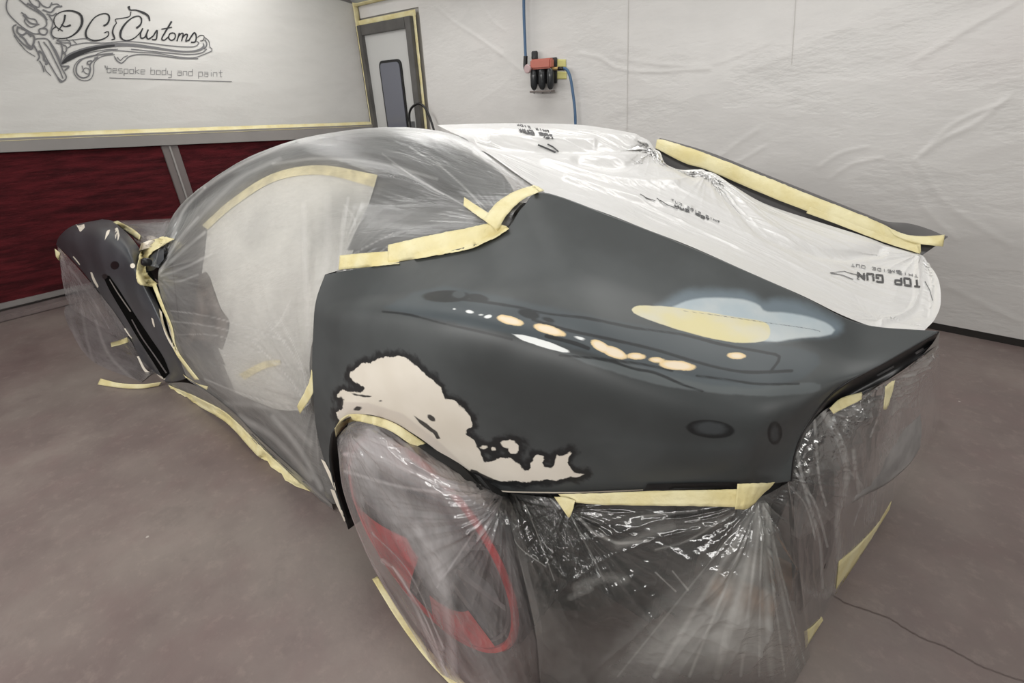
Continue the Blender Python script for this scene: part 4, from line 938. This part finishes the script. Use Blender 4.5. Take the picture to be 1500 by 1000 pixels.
for ed in ([[(1229,822),(1255,800),(1285,768),(1306,734)],[(1224,870),(1245,838),(1275,792),(1303,746)]],[[(1178,925),(1190,917),(1204,903)],[(1180,950),(1192,930),(1206,908)]]):
    g=pgrid(ed,30,6,[TE],.006); gmesh('tape_edge',clampz(g),TAPE,F6,thick=.0006)
# front wheel film
Gf=[[(84,360,1.0),(114,392,.99),(139,422,.99),(164,453,.985),(186,486,.985),(207,528,.985),(242,561,1.0)],
    [(88,386,1.02),(106,420,1.03),(128,455,1.03),(150,485,1.03),(170,515,1.03),(192,545,1.03),(232,563,1.02)],
    [(91,408,1.03),(97,440,1.06),(105,470,1.10),(114,500,1.14),(128,532,1.18),(150,560,1.21),(210,566,1.10)]]
gG=folds(surf(Gf,160,120),[(86,362,1.0,.008,.4,5)],[(.008,3,7,.9,'r'),(.004,8,18,.4,'r')],150)
F7=film('pinkish clear film hanging under the front fender over the front wheel',gG,F_NOSE,milk_glints=[('p',[(86,366),(140,425),(215,530),(240,562),(150,560),(110,500),(90,420)],25,.14),([(88,368),(94,420),(110,490),(140,552)],7,.25),([(100,390),(130,430),(160,480)],2,.3),([(140,470),(160,520),(200,560)],3,.3),([(118,440),(128,500),(140,540)],3,.2)]); TG=bvh(gG)
g=np.stack([np.array([at(x,y,w=.03) for x,y in arc2([(150,553),(180,560),(215,561),(240,558)],40)]),np.array([at(x,y,w=.005) for x,y in arc2([(146,562),(180,567),(210,568),(236,564)],40)])]); g[...,1]-=.01
gmesh('tape_edge',catmull(g,5),TAPE,F7,thick=.0006)
tape('',[[(162,502),(175,498),(186,494)],[(163,508),(176,505),(188,501)]],[TG],12,4,.004,.001,F7)
tape('',[[(80,364),(83,366),(88,370)],[(82,376),(85,380),(87,382)]],[TG,TF],8,4,.01,.001,F7)
# bonnet film
Hf=[[('c',3.3,.1,.60),('c',2.95,.1,.66),('c',2.6,.1,.74)],[(172,323,.70),(215,322,.66),(262,321,.62)],[(186,336,.78),(218,340,.78),(252,342,.74)],[(202,358,.85),(220,362,.85),(240,366,.82)]]
gH=folds(surf(Hf,90,60),[(235,350,.8,.008,.25,6)],[(.006,4,9,.3,'r')],170)
F8=film('clear film over the bonnet between fender and windscreen',gH,F_NOSE); TH=bvh(gH)
tape('pale masking tape piece along the bonnet edge of the front fender',[[(166,325),(185,338),(204,352)],[(172,323),(196,336),(206,345)]],[TH,TF],20,5,.012)
tape('crumpled masking tape around the mirror foot behind the front fender',[[(240,346),(222,352),(207,366),(201,385),(200,405),(206,417),(222,420)],[(256,350),(232,364),(220,374),(214,388),(215,398),(222,408),(232,416)]],[TM,TF,TA],60,8,.02,.006)
tape('thin masking tape running down the rear edge of the front fender',[[(222,415),(236,450),(249,480),(256,515),(285,556)],[(228,414),(241,450),(253,480),(261,514),(292,556)]],[TF,TA],50,4,.006)
# tape below the rear panel
def ctape(lab,a,b,n=60,m=TAPE,amp=.003):
    A_=catmull([Pt(p) for p in a],n);B_=catmull([Pt(p) for p in b],n)
    g=catmull(np.stack([A_,B_]),6); nn=normals(g); g=g+nn*(amp*ridge(np.arange(n)[None]*.22+0*g[...,0],np.arange(6)[:,None]*.7+0*g[...,0],7))[...,None]
    return tag(gmesh('masking_tape',g,m,thick=.0006),lab,'tape'),bvh(g)
ctape('long horizontal masking tape under the lower edge of the rear quarter panel',[(818,723,.90),(870,722,.895),(945,719,.86),(1030,717,.825),(1080,716,.81)],[(828,733,.905),(870,738,.90),(945,740,.87),(1030,741,.835),(1090,742,.815)])
ctape('folded masking tape corner at the rear end of the panel lower edge',[(1080,708,.815),(1110,707,.795),(1135,706,.75)],[(1076,745,.83),(1095,744,.815),(1112,728,.79)],24)
ctape('small torn masking tape flap hanging below the panel behind the wheel',[(812,727,.91),(828,728,.91),(843,732,.905)],[(832,756,.92),(835,757,.92),(840,745,.915)],16)
ctape('masking tape with wrinkled film beneath the black rear light recess',[(1214,598,.62),(1232,583,.58),(1262,574,.54)],[(1220,606,.62),(1238,597,.59),(1262,585,.55)],24)
ctape('small vertical masking tape piece hanging below the rear light recess',[(1296,566,.50),(1303,560,.49),(1311,556,.48)],[(1293,599,.50),(1297,599,.49),(1302,590,.48)],14)
ctape('masking tape piece on the film at the front edge of the quarter panel',[(457,541,.985),(452,562,.985),(436,594,.98)],[(460,552,.99),(459,575,.99),(440,606,.98)],20)
# ================================================================== the print on the left wall sheet
TLs=bvh(GL_)
sc=360/1500.
L_=lambda pts:[(x*sc,y*sc) for x,y in pts]
def cur(pts,w,n=40):
    q=arc2(L_(pts),n) if len(pts)>2 else np.array(L_(pts)); return ([tuple(p) for p in q],w if isinstance(w,list) else w*1.3)
let=[cur([(345,160),(315,185),(320,220),(360,235),(420,228),(470,195),(500,145),(495,95),(455,70),(400,66),(350,85),(328,125),(345,165),(385,190)],[1.1,1.6,1.2,1.4,1.8,2.6,3.0,2.4,1.8,1.2,1.1,1.2,1.2]),
 cur([(398,90),(392,125),(378,155),(355,188)],[2.2,1.6,1.1]),cur([(372,150),(400,162),(432,153)],[1.2,1.5,2.4]),
 cur([(632,158),(655,145),(668,115),(660,88),(625,84),(580,105),(545,150),(524,195),(532,232),(575,248),(630,238),(662,215),(660,192),(638,200)],[2.2,2.0,1.4,1.3,1.6,2.2,2.4,1.6,1.4,1.2]),
 cur([(712,140),(695,165),(688,200),(700,235),(680,242)],[1,1.6,2.0,1.2]),cur([(712,140),(705,118),(740,112),(790,100),(800,70)],[.9,1.0,1.2,1]),
 cur([(832,172),(858,150),(864,118),(848,98),(808,108),(765,145),(738,190),(738,230),(770,248),(815,235),(850,205),(872,172)],[2.4,1.8,1.4,1.5,2.2,2.6,1.8,1.4,1.2,1.0]),
 cur([(785,38),(795,60),(830,62),(875,78),(905,98),(915,128)],[2.8,1.4,1.6,2.8,2.4,1.5]),
 cur([(872,172),(858,205),(862,232),(885,225),(905,180)],1.7),cur([(905,180),(894,215),(905,238),(935,220)],1.7),
 cur([(935,220),(958,185),(958,215),(952,240),(928,242)],1.6),cur([(1048,130),(1012,190),(988,235),(1003,245),(1028,225)],[2.2,1.8,1.4]),cur([(985,178),(1050,166)],1.3),
 cur([(1060,200),(1038,205),(1030,230),(1045,246),(1066,235),(1070,212),(1060,200)],1.5),cur([(1095,200),(1088,225),(1080,252)],1.6),cur([(1088,225),(1105,205),(1118,208),(1108,252)],1.5),cur([(1112,232),(1132,210),(1144,214),(1134,250),(1150,245)],1.5),
 cur([(1150,250),(1185,200),(1198,225),(1190,255),(1165,258)],1.7),cur([(1205,228),(1225,215),(1245,220),(1240,245),(1222,250)],.9)]
print_obj('lettering',let,[TLs],INK,LS,.004)
# swoosh, curled tail and machine-part drawing
U=arc2(L_([(370,395),(405,338),(470,305),(560,280),(680,264),(800,264),(920,280),(1040,300),(1140,310),(1210,300),(1238,280),(1238,262)]),60)
Dn=arc2(L_([(366,402),(440,365),(520,325),(600,300),(700,286),(800,284),(920,296),(1040,312),(1140,320),(1220,310),(1250,285),(1240,258)]),60)
Gs=np.zeros((2,60,3))
for j,q in enumerate((U,Dn)):
    for i in range(60): Gs[j,i]=on(q[i,0],q[i,1],[TLs],.005)
gmesh('swoosh',Gs,INKG,LS)
q3=arc2(L_([(372,390),(410,345),(480,312),(560,290),(640,277),(700,272)]),40); q4=arc2(L_([(390,388),(440,362),(520,325),(590,302),(650,290),(700,284)]),40)
Gs=np.array([[on(a[0],a[1],[TLs],.006) for a in q] for q in (q3,q4)]); gmesh('swoosh_shadow',Gs,INK,LS)
orn=[cur([(430,278),(520,262),(640,262),(760,252),(900,262),(1050,280),(1180,285),(1215,262),(1200,250)],1.1),cur([(345,250),(430,245),(520,235),(560,250)],1.0),
 cur([(360,385),(400,372),(470,345),(560,318),(640,304),(720,300)],.9),
 cur([(700,332),(620,345),(575,385),(572,440),(555,480),(520,492),(480,482),(452,445),(455,400),(490,362),(560,345),(620,318),(700,308),(840,318),(960,325),(1080,345),(1180,352),(1260,325),(1298,305),(1280,285),(1275,250),(1245,225)],1.0,90),
 cur([(690,325),(600,335),(520,352),(478,385),(465,420),(472,455),(505,475),(540,462),(552,425),(552,390),(600,345)],1.6,60),cur([(500,400),(515,440),(540,450),(545,425),(520,415),(500,440)],1.0),
 cur([(535,375),(560,372),(552,392),(535,390),(535,375)],1.5),cur([(575,355),(595,350),(590,362)],1.4),
 cur([(698,342),(712,368),(740,385),(762,370),(790,345),(850,332),(960,338),(1100,355),(1210,358)],1.3,60),cur([(715,348),(735,368),(755,350),(780,338)],1.0),
 cur([(800,300),(900,310),(1020,322),(1150,332),(1230,322),(1262,298)],1.2,50),cur([(1250,240),(1262,270),(1248,300)],1.6),
 cur([(345,245),(380,260),(420,262),(430,280),(400,300)],1.2),cur([(400,232),(430,262),(425,290)],1.0),cur([(440,240),(470,270)],1.0)]
art=[cur([(48,-10),(38,35),(50,80),(95,130),(150,175),(205,205),(245,205)],1.4),cur([(110,-10),(170,40),(230,75),(275,110),(285,150),(262,172)],1.5),cur([(165,20),(215,50),(262,88),(288,125)],2.2),
 cur([(130,75),(160,100),(150,130),(185,165),(225,150),(215,120),(175,110),(150,85)],1.4),cur([(140,90),(185,140),(240,150)],1.8),cur([(175,-5),(195,25),(235,45),(240,15),(215,-5)],1.4),cur([(230,0),(262,35),(300,45),(318,15)],1.6),cur([(260,60),(310,75),(340,45),(380,38)],2.0),cur([(310,30),(350,25),(372,45)],1.3),
 cur([(285,85),(320,95),(345,80)],1.5),cur([(262,172),(240,180),(245,205),(275,212),(290,190),(275,172),(262,172)],1.8),cur([(300,95),(322,140),(310,200),(330,240)],1.4),
 cur([(100,150),(80,165),(88,205),(115,240),(150,275),(190,300),(205,275)],1.8),cur([(110,160),(105,195),(135,215),(165,200),(200,215),(210,240),(195,285),(170,270),(150,240),(120,215)],2.2),cur([(110,165),(150,180),(190,225)],1.6),cur([(130,175),(175,195)],1.2),
 cur([(210,240),(245,235),(290,240),(320,290),(350,350),(380,420),(405,470),(385,495),(355,475),(320,420),(280,350),(245,280),(235,250)],1.4,60),cur([(265,255),(300,300),(335,370),(365,430),(385,480)],1.4),cur([(300,250),(340,310),(370,380)],1.8),
 cur([(350,230),(380,290),(375,350),(365,390)],1.8),cur([(380,310),(400,340),(372,400),(420,405),(395,430)],2.0),cur([(340,260),(400,280),(405,310),(380,330)],1.4),
 cur([(205,275),(225,310),(240,345),(228,370)],1.8),cur([(235,310),(262,330),(270,365),(290,385),(275,392)],2.2),cur([(240,370),(258,400),(268,440)],1.3),cur([(270,400),(280,430),(310,462)],1.0),cur([(120,265),(160,310),(215,345)],.9),cur([(85,215),(110,255),(150,300)],.9),
 cur([(350,470),(370,500),(400,485)],1.6)]
print_obj('ornament',orn,[TLs],INKG,LS,.004); print_obj('engine_part_drawing',art,[TLs],INKG,LS,.0045)
LT={'b':[[(0,1.6),(0,0),(.8,0),(.8,1),(0,1)]],'e':[[(0,.5),(.8,.5),(.8,1),(0,1),(0,0),(.8,0)]],'s':[[(.8,1),(0,1),(0,.5),(.8,.5),(.8,0),(0,0)]],'p':[[(0,-.6),(0,1),(.8,1),(.8,0),(0,0)]],'a':[[(0,1),(.8,1),(.8,0),(0,0),(0,.6),(.8,.6)]],
'k':[[(0,1.6),(0,0)],[(.8,1),(0,.5),(.8,0)]],'o':[[(0,0),(0,1),(.8,1),(.8,0),(0,0)]],'d':[[(.8,1.6),(.8,0),(0,0),(0,1),(.8,1)]],'y':[[(0,1),(0,.2),(.8,0)],[(.8,1),(.8,-.6),(.1,-.6)]],'n':[[(0,0),(0,1),(.8,1),(.8,0)]],'i':[[(.3,0),(.3,1)],[(.3,1.4),(.3,1.5)]],'t':[[(.4,1.6),(.4,0),(.7,0)],[(0,1),(.8,1)]],' ':[]}
tg_=[];x=655.;txt='bespoke body and paint'; adv=(1385-655)/21.3
for ch in txt:
    t=(x-655)/730; y=443+t*28; h=26
    for s_ in LT[ch]: tg_.append((L_([(x+px_*adv*.85,y-py_*h) for px_,py_ in s_]),.75))
    x+=adv*(.6 if ch=='i' else (.75 if ch==' ' else 1))
tg_.append(cur([(668,475),(1415,498)],.8)); tg_.append(cur([(640,398),(652,425)],.8))
print_obj('tagline',tg_,[TLs],INKG,LS,.004)
